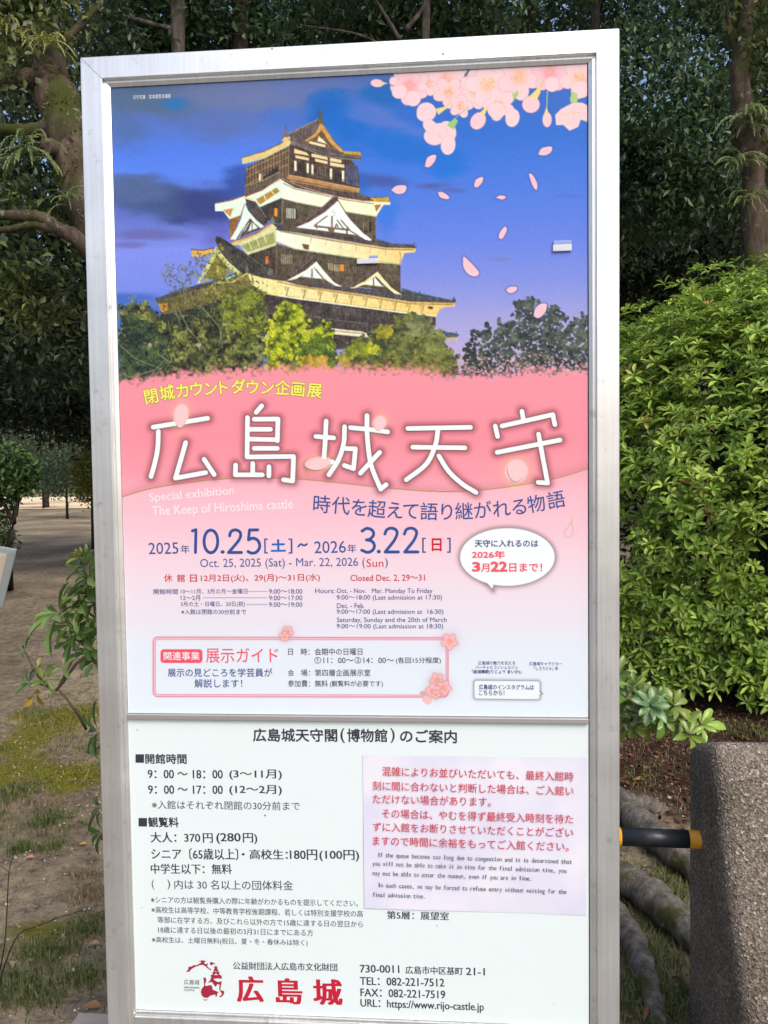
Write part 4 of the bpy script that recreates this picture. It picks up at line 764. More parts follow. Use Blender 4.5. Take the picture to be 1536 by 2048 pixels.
t.build('heading_lettering', BK, panel)
t = Letters(YT); b, k = .004, .018
for y0, y1, x0, s1, s2 in ((1556.5, 1557.5, 295.8, '9：00 ～ 18：00', '(3～11月)'), (1587.5, 1588.5, 296.5, '9：00 ～ 17：00', '(12～2月)')):
    t.line(s1, x0, y0, 446, y0 + .6, 17, b, k); t.line(s2, 459, y1 + 2, 564, y1 + 2.6, 21, b, k)
t.line('大人：370', 301.6, 1685, 401, 1685.4, 21, b, k); t.line('円', 406, 1685.4, 426, 1685.6, 19, b, k); t.line('(280', 433, 1688, 482, 1688.2, 22, b, k); t.line('円)', 486, 1688, 515, 1688.4, 22, b, k)
t.line('シニア〔65歳以上〕', 303, 1719, 477, 1720, 23, b, k); t.line('・高校生：', 484, 1718.4, 576, 1719.2, 20, b, k); t.line('180円', 580, 1719.6, 635, 1720.2, 21, b, k); t.line('(100円)', 639, 1722.4, 718.6, 1723.4, 23, b, k)
t.line('中学生以下：無料', 302, 1747.4, 464, 1748.4, 20.5, b, k)
t.line('公益財団法人広島市文化財団', 466, 1938.8, 675, 1942.4, 15.5, .002, .018)
t.line('730-0011', 720, 1945, 799, 1946, 15.5, b, k); t.line('広島市中区基町', 811, 1947.6, 926, 1950.4, 16, b, k); t.line('21-1', 932, 1950, 970, 1951, 15, b, k); t.line('TEL：082-221-7512', 720, 1969.7, 889, 1973.4, 16, b, k); t.line('FAX：082-221-7519', 721, 1992.6, 890.7, 1997.4, 16, b, k); t.line('URL：https://www.rijo-castle.jp', 721, 2018, 968, 2026.4, 20.5, b, k)
t.line('第5層：展望室', 774, 1838, 898, 1840.6, 16.5, b, k)
t.build('bold_lettering', BK, panel)
t = Letters(YT)
t.line('※入館はそれぞれ閉館の30分前まで', 304, 1618, 600, 1621, 17.5, 0, .006); t.line('(', 304, 1779, 309, 1779, 20, 0, .006); t.line(')', 335, 1779, 341, 1779, 20, 0, .006); t.line('内は 30 名以上の団体料金', 349, 1778.5, 586.5, 1781, 19.5, 0, .008)
t.line('※シニアの方は観覧券購入の際に年齢がわかるものを提示してください。', 302, 1805.8, 716, 1813.4, 13.2, 0, .008); t.line('※高校生は高等学校、中等教育学校後期課程、若しくは特別支援学校の高', 303, 1825.8, 726, 1834.4, 13.2, 0, .008); t.line('等部に在学する方、及びこれら以外の方で15歳に達する日の翌日から', 315, 1846, 726, 1855.2, 13.2, 0, .008); t.line('18歳に達する日以後の最初の3月31日にまでにある方', 316.7, 1866, 626.5, 1872.4, 13.2, 0, .008); t.line('※高校生は、土曜日無料(祝日、夏・冬・春休みは除く)', 304, 1887, 615.6, 1893.4, 14, 0, .008)
t.line('広島城', 368, 1969, 399, 1970, 10.2, .004); t.line('HIROSHIMA', 368, 1976.4, 399.5, 1977.4, 3.6, .02); t.line('CASTLE', 368, 1981.8, 389, 1982.4, 3.6, .02)
t.build('small_lettering', (86, 88, 96), panel)
t = Letters(YT)
for s, x0, x1, y in (('広', 474, 528, 2004), ('島', 552, 606, 2008), ('城', 627, 686, 2010)): t.line(s, x0, y, x1, y + 1, 52, .012, .034)
t.build('red_name_lettering', (206, 34, 62), panel)
ce = TR(360, 1900, 15.36)
t = Letters(YT)
for i, q in enumerate(([(180, 672), (250, 600), (262, 510), (330, 512), (425, 470), (435, 445), (470, 478), (560, 440), (640, 390), (650, 362), (570, 340), (700, 315), (800, 340), (815, 352), (740, 372), (760, 420), (800, 440), (850, 395), (860, 430), (830, 480), (880, 540), (890, 580), (960, 630), (900, 610), (780, 500), (690, 450), (600, 470), (450, 530), (360, 580), (280, 670)], [(900, 570), (920, 548), (970, 630), (945, 625)],
    [(915, 370), (1000, 375), (1110, 440), (1040, 425), (960, 480), (930, 460)], [(1060, 500), (1135, 495), (1140, 535), (1180, 550), (1145, 562), (1150, 600), (1215, 620), (1165, 635), (1170, 670), (1250, 690), (1200, 705), (1210, 750), (1280, 790), (1285, 885), (1180, 870), (1040, 880), (1040, 910), (1160, 985), (1230, 975), (1290, 950), (1262, 1080), (1235, 1250), (1205, 1220), (1215, 1060), (1150, 1050), (1095, 1130), (1060, 1100), (990, 990), (925, 985), (840, 1022), (930, 920), (960, 830), (935, 770), (1000, 760), (1010, 710), (980, 690), (1040, 660), (1045, 625), (1020, 615), (1060, 585), (1062, 560), (1025, 548), (1060, 535)],
    [(740, 840), (790, 850), (815, 920), (790, 1000), (760, 1090), (840, 1100), (880, 1080), (970, 1080), (1000, 1160), (1000, 1215), (1090, 1250), (1185, 1290), (1150, 1340), (1130, 1435), (1070, 1420), (1110, 1385), (1060, 1370), (940, 1400), (850, 1470), (740, 1460), (670, 1400), (640, 1300), (660, 1200), (740, 1100), (735, 980), (715, 870)], [(1215, 1235), (1330, 1250), (1362, 1280), (1345, 1370), (1280, 1440), (1210, 1448), (1200, 1425), (1270, 1390), (1290, 1340), (1250, 1290)])):
    t.shape(ce(q), i * 3e-5)
t.shape(ce([(665, 1475), (740, 1520), (855, 1520), (850, 1535), (750, 1552), (735, 1530)]), 4e-4 * 0 + 2e-4)
t.build('emblem', (172, 46, 72), panel)
t = Letters(YT)
for q in ([(1060, 670), (1110, 645), (1130, 672)], [(1045, 765), (1105, 715), (1170, 765)]): t.shape(ce(q), 4e-4)
t.build('emblem_gap', (236, 246, 247), panel)
for (x, y, r) in ((275, 1460, .0012), (284, 1815, .0009), (874, 1851.5, .001), (530, 1631, .0018), (1108, 2009, .0008)):
    a = pl(x, y, YT); m2 = MB().tube([(a[0], YP - .0001, a[1]), (a[0], YP - .0005, a[1])], r, 8); m2.build('dirt_speck', plain('speck', (.16, .15, .15), .8), panel)

# ------------------------------------------------------------------ the paper notice taped over the panel
YN = .0098
notice = empty('paper_notice', (.22, YN, .8), 'pale lavender paper notice with red and small grey lettering stuck over the white panel', 'notice')
c4 = [pl(x, y, YN) for x, y in ((725.6, 1511), (1173.6, 1515.5), (1171.6, 1831), (728.8, 1816.6))]
nu, nv = 60, 44; V = []; 
for j in range(nv):
    for i in range(nu):
        u, v = i / (nu - 1), j / (nv - 1); a = c4[0] * (1 - u) + c4[1] * u; b_ = c4[3] * (1 - u) + c4[2] * u; q = a * (1 - v) + b_ * v
        lift = .0012 * math.sin(u * 7 + v * 3) * math.sin(v * 5 + 1) - .0035 * max(0, v - .86) * math.sin(u * 6 + .5) * 6 * .6
        V.append((q[0], YN + .0009 + lift * .5, q[1]))
k = np.arange(nu * nv).reshape(nv, nu)
me = mesh_np('paper', np.array(V), [np.stack([k[:-1, :-1].ravel(), k[1:, :-1].ravel(), k[1:, 1:].ravel(), k[:-1, 1:].ravel()], -1)])
pm, n_, l_, pp = mat_new('notice_paper'); tc = n_.new('ShaderNodeTexCoord'); tn = n_.new('ShaderNodeTexNoise'); tn.inputs['Scale'].default_value = 9; l_.new(tc.outputs['Object'], tn.inputs['Vector'])
rp = ramp(n_, [(.35, tuple(lin((224, 224, 246)) * .8)), (.65, tuple(lin((238, 238, 250)) * .8))]); l_.new(tn.outputs['Fac'], rp.inputs[0]); l_.new(rp.outputs[0], pp.inputs['Base Color']); pp.inputs['Roughness'].default_value = .5; pp.inputs['Specular IOR Level'].default_value = .25
link('paper', me, pm, notice, True)
YTN = YN - .0009
t = Letters(YTN)
for s, x0, y0, x1, y1 in (('混雑によりお並びいただいても、最終入館時', 764.6, 1551.5, 1147.4, 1563), ('刻に間に合わないと判断した場合は、ご入館い', 745.6, 1580.6, 1147.4, 1591.6), ('ただけない場合があります。', 746, 1607, 982, 1613.6), ('その場合は、やむを得ず最終受入時刻を待た', 764.6, 1636, 1146.6, 1648), ('ずに入館をお断りさせていただくことがござい', 746, 1662.6, 1146.6, 1675), ('ますので時間に余裕をもってご入館ください。', 746, 1690.6, 1137.5, 1703)):
    t.line(s, x0, y0, x1, y1, 19, .004)
t.build('red_lettering', (222, 72, 92), notice)
t = Letters(YTN)
for s, x0, y0, x1, y1 in (('If the queue becomes too long due to congestion and it is determined that', 755.5, 1714, 1144, 1728), ('you will not be able to make it in time for the final admission time, you', 745, 1731, 1133.5, 1746), ('may not be able to enter the museum, even if you are in line.', 745, 1750.5, 1064.5, 1761.5), ('In such cases, we may be forced to refuse entry without waiting for the', 756, 1774.5, 1133.5, 1788), ('final admission time.', 745.5, 1793.5, 852, 1797)):
    t.mono(s, x0, y0, x1, y1, 9.6)
t.build('grey_lettering', (84, 84, 96), notice)
# clear tabs stuck on the poster
TAB = plain('clear_tab', tuple(lin((226, 226, 236)) * .74), .25, spec=.5)
for (x0, y0, x1, y1), lab in (((714, 511, 756, 529), 'small pale plastic tab stuck on the poster over the castle keep'), ((1105, 481, 1143, 504), 'small pale plastic tab stuck on the blue sky near the right edge of the poster')):
    a, b_ = pl(x0, y1, YP), pl(x1, y0, YP)
    e = empty('plastic_tab', ((a[0] + b_[0]) / 2, YP, (a[1] + b_[1]) / 2), lab, 'tab', 'plastic tabs stuck on the poster')
    MB().box(a[0], b_[0], YP - .0040, YP - .0008, a[1], a[1] + (b_[1] - a[1]) * .62).build('tab_body', TAB, e, bevel=.0012)
    MB().box(a[0] + (.6 if x0 < 800 else .03) * (b_[0] - a[0]), b_[0], YP - .0030, YP - .0008, a[1] + (b_[1] - a[1]) * .60, b_[1]).build('tab_lip', plain('tab_lip', tuple(lin((150, 172, 226)) * .74), .2), e, bevel=.0008)
# ------------------------------------------------------------------ ground
def gz(x, y):
    x = np.asarray(x, float); y = np.asarray(y, float)
    far = np.clip((14 - np.hypot(x, y - 2)) / 8, 0, 1); near = np.clip((np.hypot(x, y) - .3) / 1.2, 0, 1)
    return ((fbm(x * .8 + 40, y * .8 + 40, 70, 4) - .5) * .14 + (fbm(x * 5 + 9, y * 5 + 3, 75, 3) - .5) * .035) * far * near + np.clip((np.hypot(x, y) - 1) / 10, 0, 1) * 0
def axis(lo, hi, st, end):
    a = list(np.arange(lo, hi, st)); s = st
    while a[-1] < end: s *= 1.22; a.append(a[-1] + s)
    s = st; b = [a[0]]
    while b[-1] > -end: s *= 1.22; b.append(b[-1] - s)
    return np.array(b[:0:-1] + a)
gx, gy = axis(-4.5, 4.5, .045, 700), axis(-.5, 8, .045, 700)
GX, GY = np.meshgrid(gx, gy); GZ = gz(GX, GY)
k = np.arange(GX.size).reshape(GX.shape)
me = mesh_np('ground', np.stack([GX.ravel(), GY.ravel(), GZ.ravel()], -1), [np.stack([k[:-1, :-1].ravel(), k[:-1, 1:].ravel(), k[1:, 1:].ravel(), k[1:, :-1].ravel()], -1)])
def gauss(px, py, rx, ry):
    c = on_ground(px, py); return np.exp(-((GX - c[0]) / rx) ** 2 - ((GY - c[1]) / ry) ** 2)
nz = fbm(GX * 1.7 + 3, GY * 1.7, 90, 5); nz2 = fbm(GX * 6 + 3, GY * 6, 93, 4)
moss = 1.25 * gauss(120, 1440, .30, .42) + 1.0 * gauss(150, 1555, .16, .2) + .7 * gauss(40, 1540, .3, .3) + .6 * gauss(90, 1880, .2, .25) + .7 * gauss(1310, 1900, .2, .25) + .6 * gauss(1300, 2000, .2, .2)
moss = np.clip((moss + (nz - .5) * 1.6 + (nz2 - .5) * .9 - .45) * 3, 0, 1) * np.clip(6 - np.hypot(GX, GY - 1), 0, 1)
lit = np.clip((1.5 * np.exp(-((GX - 2.0) / 1.6) ** 2 - ((GY - 3.3) / 1.3) ** 2) + (nz - .5) * 1.2 - .5) * 3, 0, 1)
for nm, ar in (('moss', moss), ('litter', lit)):
    at_ = me.attributes.new(nm, 'FLOAT', 'POINT'); at_.data.foreach_set('value', ar.ravel().astype(np.float32))
def mk_ground():
    m, n, l, p = mat_new('bare_earth'); tc = n.new('ShaderNodeTexCoord')
    def noise(sc, det=6, r=.6):
        t = n.new('ShaderNodeTexNoise'); t.inputs['Scale'].default_value = sc; t.inputs['Detail'].default_value = det; t.inputs['Roughness'].default_value = r; l.new(tc.outputs['Object'], t.inputs['Vector']); return t
    def mix(f, a, b):
        x = n.new('ShaderNodeMix'); x.data_type = 'RGBA'
        if hasattr(f, 'links'): l.new(f, x.inputs['Factor'])
        for v, s in ((a, 'A'), (b, 'B')):
            if isinstance(v, tuple): x.inputs[s].default_value = (*v, 1)
            else: l.new(v, x.inputs[s])
        return x.outputs['Result']
    a = noise(.6); ra = ramp(n, [(.35, (.15, .118, .082)), (.5, (.225, .182, .125)), (.65, (.335, .285, .20))]); l.new(a.outputs['Fac'], ra.inputs[0])
    b = noise(16, 8, .75); rb = ramp(n, [(.33, (.035, .026, .018)), (.5, (.5, .5, .5)), (.7, (.95, .88, .76))]); l.new(b.outputs['Fac'], rb.inputs[0])
    ov = n.new('ShaderNodeMix'); ov.data_type = 'RGBA'; ov.blend_type = 'OVERLAY'; ov.inputs['Factor'].default_value = .75; l.new(ra.outputs[0], ov.inputs['A']); l.new(rb.outputs[0], ov.inputs['B'])
    vo = n.new('ShaderNodeTexVoronoi'); vo.inputs['Scale'].default_value = 130; l.new(tc.outputs['Object'], vo.inputs['Vector'])
    rv = ramp(n, [(.0, (1, 1, 1)), (.16, (0, 0, 0))]); l.new(vo.outputs['Distance'], rv.inputs[0])
    gr = n.new('ShaderNodeMath'); gr.operation = 'MULTIPLY'; gr.inputs[1].default_value = .55; l.new(rv.outputs[0], gr.inputs[0])
    c1 = mix(gr.outputs[0], ov.outputs['Result'], (.36, .31, .24))
    am = n.new('ShaderNodeAttribute'); am.attribute_name = 'moss'; d = noise(55, 6, .7); rm = ramp(n, [(.3, (.05, .05, .008)), (.55, (.16, .155, .018)), (.75, (.26, .24, .04))]); l.new(d.outputs['Fac'], rm.inputs[0])
    c2 = mix(am.outputs['Fac'], c1, rm.outputs[0])
    al = n.new('ShaderNodeAttribute'); al.attribute_name = 'litter'; e = noise(30, 7, .7); rl = ramp(n, [(.35, (.012, .008, .006)), (.5, (.045, .024, .016)), (.7, (.12, .06, .035))]); l.new(e.outputs['Fac'], rl.inputs[0])
    c3 = mix(al.outputs['Fac'], c2, rl.outputs[0])
    l.new(c3, p.inputs['Base Color']); p.inputs['Roughness'].default_value = .95; p.inputs['Specular IOR Level'].default_value = .15
    ad = n.new('ShaderNodeMath'); ad.operation = 'ADD'; l.new(b.outputs['Fac'], ad.inputs[0]); l.new(d.outputs['Fac'], ad.inputs[1])
    bp = n.new('ShaderNodeBump'); bp.inputs['Strength'].default_value = .9; bp.inputs['Distance'].default_value = .02; l.new(ad.outputs[0], bp.inputs['Height']); l.new(bp.outputs[0], p.inputs['Normal'])
    return m
tag(link('ground', me, mk_ground(), None, True), kind='structure')
# far strip of ground on the left, sunlight put into its pale colour
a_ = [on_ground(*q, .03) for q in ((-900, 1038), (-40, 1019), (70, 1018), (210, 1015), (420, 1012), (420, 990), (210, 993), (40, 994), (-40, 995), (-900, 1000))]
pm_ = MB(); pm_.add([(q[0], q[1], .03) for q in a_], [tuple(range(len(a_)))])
tag(pm_.build('sunlit_strip', plain('sunlit_ground_tone', (.80, .62, .40), .9, noise=.12, scale=.6)), kind='structure')
a_ = [on_ground(*q, .02) for q in ((-900, 998), (-40, 994), (210, 992), (420, 989), (420, 976), (40, 978), (-900, 980))]
tag(MB().add([(q[0], q[1], .02) for q in a_], [tuple(range(len(a_)))]).build('lawn', plain('dry_lawn', (.17, .17, .06), .9, noise=.2, scale=.5)), kind='structure')
# light gravel forecourt in front of the board, where the photographer stands
MBf = MB().add([(-80, -90, .012), (80, -90, .012), (80, -.42, .012), (-80, -.42, .012)], [(0, 1, 2, 3)])
tag(MBf.build('gravel_forecourt', plain('pale_gravel', (.19, .19, .175), .9, noise=.15, scale=30, bump=.3)), kind='structure')
# strip of kerb stone just behind the board's left post
q = on_ground(158, 2044); MB().box(q[0], q[0] + .75, q[1] - .16, q[1], -.02, .03).build('kerb', plain('kerb_stone', (.33, .29, .27), .85, noise=.2, scale=40, bump=.4), bevel=.006)['kind'] = 'structure'

# ------------------------------------------------------------------ leaves: many small real faces in one mesh
T_BIG = (np.array([(0, 0, 0), (.30, -.60, .07), (.30, 0, .0), (.30, .60, .07), (.62, -1, .07), (.62, 0, -.04), (.62, 1, .07), (.88, -.66, -.05), (.88, 0, -.14), (.88, .66, -.05), (1, 0, -.22)]),
         [np.array([(0, 2, 1), (0, 3, 2), (7, 8, 10), (8, 9, 10)]), np.array([(1, 2, 5, 4), (2, 3, 6, 5), (4, 5, 8, 7), (5, 6, 9, 8)])])
T_SMALL = (np.array([(0, 0, 0), (.5, -1, .10), (1, 0, -.12), (.5, 1, .10)]), [np.array([(0, 2, 1), (0, 3, 2)])])
class Leaves:
    def __init__(s): s.P = []; s.D = []; s.N = []; s.L = []; s.W = []; s.C = []
    def add(s, P, D, N, L_, W, C):
        n = len(P); s.P.append(P); s.D.append(D); s.N.append(N); s.L.append(np.broadcast_to(L_, n)); s.W.append(np.broadcast_to(W, n)); s.C.append(np.broadcast_to(C, (n, 3)))
    def build(s, name, mat, parent, T=T_BIG, smooth=False):
        P, D, N = (np.concatenate(v).astype(float) for v in (s.P, s.D, s.N)); L_, W = np.concatenate(s.L), np.concatenate(s.W); C = np.concatenate(s.C)
        D /= np.linalg.norm(D, axis=1, keepdims=True) + 1e-9; S = np.cross(D, N); S /= np.linalg.norm(S, axis=1, keepdims=True) + 1e-9; N = np.cross(S, D)
        tv, tf = T; n = len(P); k = len(tv)
        V = P[:, None] + D[:, None] * (L_[:, None] * tv[:, 0])[..., None] + S[:, None] * (W[:, None] * .5 * tv[:, 1])[..., None] + N[:, None] * (L_[:, None] * tv[:, 2])[..., None]
        F_ = [(f[None] + (np.arange(n) * k)[:, None, None]).reshape(-1, f.shape[1]) for f in tf]
        me = mesh_np(name, V.reshape(-1, 3), F_); set_col(me, np.repeat(C, k, 0))
        return link(name, me, mat, parent, smooth)
def rand_dir(n):
    v = rng.normal(size=(n, 3)); return v / np.linalg.norm(v, axis=1, keepdims=True)
def pal(n, cols, j=.18):
    cols = np.array(cols, float); i = rng.random(n) * (len(cols) - 1); a = np.floor(i).astype(int); f = (i - a)[:, None]
    return np.clip((cols[a] * (1 - f) + cols[np.minimum(a + 1, len(cols) - 1)] * f) * (1 + rng.normal(size=(n, 1)) * j), .004, .9)
def rosette(lv, c, nrm, n, L_, W, cols, tilt=(15, 60)):
    nrm = np.asarray(nrm, float); nrm = nrm / np.linalg.norm(nrm)
    a = np.cross(nrm, [.3, .2, .93]); a /= np.linalg.norm(a); b = np.cross(nrm, a)
    ph = np.arange(n) * 2.399 + rng.random() * 6; el = np.radians(np.linspace(tilt[0], tilt[1], n) + rng.normal(size=n) * 8)
    D = (np.cos(ph)[:, None] * a + np.sin(ph)[:, None] * b) * np.cos(el)[:, None] + nrm * np.sin(el)[:, None]
    s = np.linspace(1.05, .6, n) * (1 + rng.normal(size=n) * .1)
    N = nrm + rng.normal(size=(n, 3)) * .18
    lv.add(np.asarray(c) + D * L_ * .08, D, N, L_ * s, W * s, pal(1, cols) * (1 + rng.normal(size=(n, 1)) * .12))
# ------------------------------------------------------------------ grass, dry stalks and litter that nobody could count
def blades(name, pts, h, w, cols, mat):
    n = len(pts); az = rng.random(n) * 6.28; ln = rng.uniform(.3, 1.1, n); hh = h * rng.uniform(.5, 1.3, n)
    d = np.stack([np.cos(az), np.sin(az), np.zeros(n)], -1); s = np.stack([-np.sin(az), np.cos(az), np.zeros(n)], -1); up = np.array([0, 0, 1.0])
    b = pts; m1 = b + up * (hh * .55)[:, None] + d * (hh * .22 * ln)[:, None]; tp = b + up * (hh * (.95 - .3 * ln))[:, None] + d * (hh * .8 * ln)[:, None]
    V = np.stack([b - s * w / 2, b + s * w / 2, m1 - s * w * .4, m1 + s * w * .4, tp], 1).reshape(-1, 3)
    o = (np.arange(n) * 5)[:, None]
    me = mesh_np(name, V, [np.array([[0, 1, 3, 2]]) + o, np.array([[2, 3, 4]]) + o]); set_col(me, np.repeat(pal(n, cols), 5, 0))
    return tag(link(name, me, mat), kind='stuff')
def patchy(n, x0, x1, y0, y1, th, sc=2.6, seed=5):
    x = rng.uniform(x0, x1, n); y = rng.uniform(y0, y1, n); v = fbm(x * sc + seed, y * sc + 2 * seed, seed, 4); k = rng.random(n) < np.clip((v - th) / .1, 0, 1); x, y = x[k], y[k]
    return np.stack([x, y, gz(x, y) - .004], -1)
GRASS = vcol('grass_blade', .5, .3, .25)
tufts = [patchy(60000, -2.6, .9, .45, 5.5, .595), patchy(30000, .3, 2.4, .45, 4.0, .55, seed=8)]
for (x, y, r, n) in ((30, 1590, .10, 500), (95, 1640, .08, 420), (100, 1890, .08, 500), (30, 1975, .10, 700), (170, 1840, .07, 350), (80, 2000, .06, 220), (40, 1690, .05, 250), (100, 1690, .05, 200), (1300, 1750, .1, 500), (1330, 1780, .08, 300), (1290, 1900, .12, 700), (1280, 2000, .12, 700), (1350, 1990, .1, 400), (170, 1950, .06, 260)):
    c = on_ground(x, y); q = rng.normal(size=(n, 2)) * r * .6 + c[:2]; tufts.append(np.stack([q[:, 0], q[:, 1], gz(q[:, 0], q[:, 1]) - .004], -1))
blades('grass', np.concatenate(tufts), .045, .0032, [(.05, .08, .015), (.09, .13, .03), (.13, .16, .05), (.2, .19, .08)], GRASS)
dry = [patchy(42000, -2.6, .9, .45, 5.0, .5, 3.4, 21), patchy(16000, .3, 2.4, .45, 3.6, .5, 3.4, 31)]
for (x, y, r, n) in ((180, 1780, .07, 700), (165, 1740, .05, 300), (90, 1610, .06, 250), (120, 1880, .06, 260), (1330, 1760, .07, 220), (1340, 1850, .07, 260)):
    c = on_ground(x, y); q = rng.normal(size=(n, 2)) * r * .6 + c[:2]; dry.append(np.stack([q[:, 0], q[:, 1], gz(q[:, 0], q[:, 1]) - .004], -1))
blades('dry_grass', np.concatenate(dry), .03, .0022, [(.16, .12, .075), (.26, .2, .12), (.36, .29, .18)], GRASS)
mo = patchy(90000, -2.4, .4, 1.4, 4.6, .0, seed=3); c = on_ground(110, 1440); c2 = on_ground(150, 1560)
k = rng.random(len(mo)) < np.maximum(np.exp(-((mo[:, 0] - c[0]) / .28) ** 2 - ((mo[:, 1] - c[1]) / .4) ** 2), np.exp(-((mo[:, 0] - c2[0]) / .2) ** 2 - ((mo[:, 1] - c2[1]) / .28) ** 2)) * np.clip((fbm(mo[:, 0] * 3, mo[:, 1] * 3, 4) - .36) * 6, 0, 1)
blades('moss', mo[k], .016, .006, [(.09, .09, .012), (.17, .165, .02), (.25, .23, .05)], GRASS)
lv = Leaves()
for (x0, x1, y0, y1, n, cols) in ((.6, 3.6, 2.0, 4.6, 5200, [(.02, .012, .01), (.06, .03, .02), (.12, .055, .03), (.2, .1, .05)]), (-2.6, .8, .5, 5.0, 1500, [(.1, .06, .035), (.2, .12, .06), (.3, .2, .11)]), (.5, 1.8, .5, 2.4, 260, [(.08, .045, .025), (.2, .11, .06)])):
    x = rng.uniform(x0, x1, n); y = rng.uniform(y0, y1, n); D = rand_dir(n); D[:, 2] *= .3; N = rand_dir(n) * .5 + [0, 0, 1]
    lv.add(np.stack([x, y, gz(x, y) + .008], -1), D, N, (rng.uniform(.02, .05, n) if n != 1500 else rng.uniform(.006, .026, n)), (rng.uniform(.01, .022, n) if n != 1500 else rng.uniform(.003, .012, n)), pal(n, cols))
tag(lv.build('leaf_litter', vcol('dead_leaf', .7, .2), None), kind='stuff')
npb = 5200; x = np.concatenate([rng.uniform(-2.8, .6, npb // 2), rng.uniform(-1.6, 1.8, npb // 2)]); y = np.concatenate([rng.uniform(.5, 5.2, npb // 2), rng.uniform(.45, 2.6, npb // 2)])
r_ = rng.uniform(.0022, .007, npb) * np.where(rng.random(npb) < .06, 2.0, 1); oc = np.array([(1, 0, 0), (-1, 0, 0), (0, 1, 0), (0, -1, 0), (0, 0, .7), (0, 0, -.7)], float)
V = np.stack([x, y, gz(x, y) + r_ * .3], -1)[:, None] + oc[None] * r_[:, None, None] * rng.uniform(.6, 1.3, (npb, 6, 1)); F_ = np.array([(0, 2, 4), (2, 1, 4), (1, 3, 4), (3, 0, 4), (2, 0, 5), (1, 2, 5), (3, 1, 5), (0, 3, 5)])
me = mesh_np('pebbles', V.reshape(-1, 3), [(F_[None] + (np.arange(npb) * 6)[:, None, None]).reshape(-1, 3)]); set_col(me, np.repeat(pal(npb, [(.12, .1, .08), (.25, .21, .16), (.4, .36, .3), (.55, .5, .44)]), 6, 0))
tag(link('pebbles', me, vcol('pebble', .8, .25)), kind='stuff')
sticks = MB()
for i in range(240):
    x, y = (rng.uniform(-2.4, .4), rng.uniform(.6, 4.5)) if i % 2 else (rng.uniform(.5, 2.4), rng.uniform(.7, 4.2)); a = rng.random() * 6.28; q = rng.uniform(.02, .09)
    z = float(gz(x, y)) + .004; sticks.tube([(x, y, z), (x + q * math.cos(a), y + q * math.sin(a), z + .006)], .0016, 4)
tag(sticks.build('twig_litter', TWIG), kind='stuff')
# ------------------------------------------------------------------ fallen leaves one can pick out
FALL = vcol('fallen_leaf', .5, .3, .15)
for x, y, L_, c, lab, rz in ((158, 1690, .030, (.42, .25, .04), 'yellow fallen leaf with a red edge on the bare earth left of the board', .5), (50, 1716, .034, (.45, .2, .1), 'salmon orange fallen leaf lying on pale earth near the left edge', .3), (142, 1430, .05, (.24, .07, .03), 'russet curled fallen leaf on the mossy patch beside the left post', 1.2),
    (178, 1880, .032, (.36, .22, .13), 'tan broad fallen leaf beside dry grass close to the left post', .2), (24, 1938, .04, (.4, .28, .17), 'pale buff fallen leaf by the grass in the lower left corner', 1.9), (165, 2018, .05, (.26, .15, .07), 'long brown curled fallen leaf near the kerb stone', .1), (1268, 1555, .055, (.3, .13, .06), 'orange brown fallen leaf in the dark litter below the hedge', .1), (1345, 1700, .05, (.35, .17, .06), 'light brown fallen leaf on the grass between roots and concrete post', .8)):
    g0 = on_ground(x, y); g0[2] = float(gz(g0[0], g0[1])) + .012; e = empty('fallen_leaf', g0, lab, 'leaf', 'coloured fallen leaves on the ground')
    lv = Leaves(); lv.add(g0[None], np.array([[math.cos(rz), math.sin(rz), .12]]), np.array([[.1, -.3, 1.0]]), L_, L_ * .55, np.array(c)); lv.build('blade', FALL, e)
    MB().tube([g0, g0 - np.array([math.cos(rz), math.sin(rz), .1]) * L_ * .35], .0008, 5).build('stalk', TWIG, e)

# ------------------------------------------------------------------ concrete barrier post and striped bar
def mk_agg():
    m, n, l, p = mat_new('exposed_aggregate'); tc = n.new('ShaderNodeTexCoord')
    v = n.new('ShaderNodeTexVoronoi'); v.inputs['Scale'].default_value = 210; l.new(tc.outputs['Object'], v.inputs['Vector'])
    bw = n.new('ShaderNodeRGBToBW'); l.new(v.outputs['Color'], bw.inputs[0])
    r = ramp(n, [(.1, (.08, .068, .056)), (.45, (.18, .156, .132)), (.7, (.245, .213, .181)), (.86, (.36, .32, .275)), (.94, (.62, .56, .49))]); l.new(bw.outputs[0], r.inputs[0])
    t = n.new('ShaderNodeTexNoise'); t.inputs['Scale'].default_value = 5; t.inputs['Detail'].default_value = 7; l.new(tc.outputs['Object'], t.inputs['Vector'])
    r2 = ramp(n, [(.34, (.42, .42, .36)), (.5, (.82, .8, .76)), (.64, (1.0, 1.0, 1.0))]); l.new(t.outputs['Fac'], r2.inputs[0])
    mx = n.new('ShaderNodeMix'); mx.data_type = 'RGBA'; mx.blend_type = 'MULTIPLY'; mx.inputs['Factor'].default_value = .7; l.new(r.outputs[0], mx.inputs['A']); l.new(r2.outputs[0], mx.inputs['B'])
    l.new(mx.outputs['Result'], p.inputs['Base Color']); p.inputs['Roughness'].default_value = .85; p.inputs['Specular IOR Level'].default_value = .3
    b = n.new('ShaderNodeBump'); b.inputs['Strength'].default_value = .9; b.inputs['Distance'].default_value = .004; l.new(v.outputs['Distance'], b.inputs['Height'])
    b2 = n.new('ShaderNodeBump'); b2.inputs['Strength'].default_value = .5; b2.inputs['Distance'].default_value = .02; l.new(t.outputs['Fac'], b2.inputs['Height']); l.new(b.outputs[0], b2.inputs['Normal']); l.new(b2.outputs[0], p.inputs['Normal'])
    return m
AGG = mk_agg()
F1, F0, R1 = at(1420, 1484, 2.0), at(1535, 2389, 1.72), at(1374, 1484, 2.24); R0 = R1.copy(); R0[2] = -.05; F0[2] = -.05
Wv = np.array([.34, .0, 0])
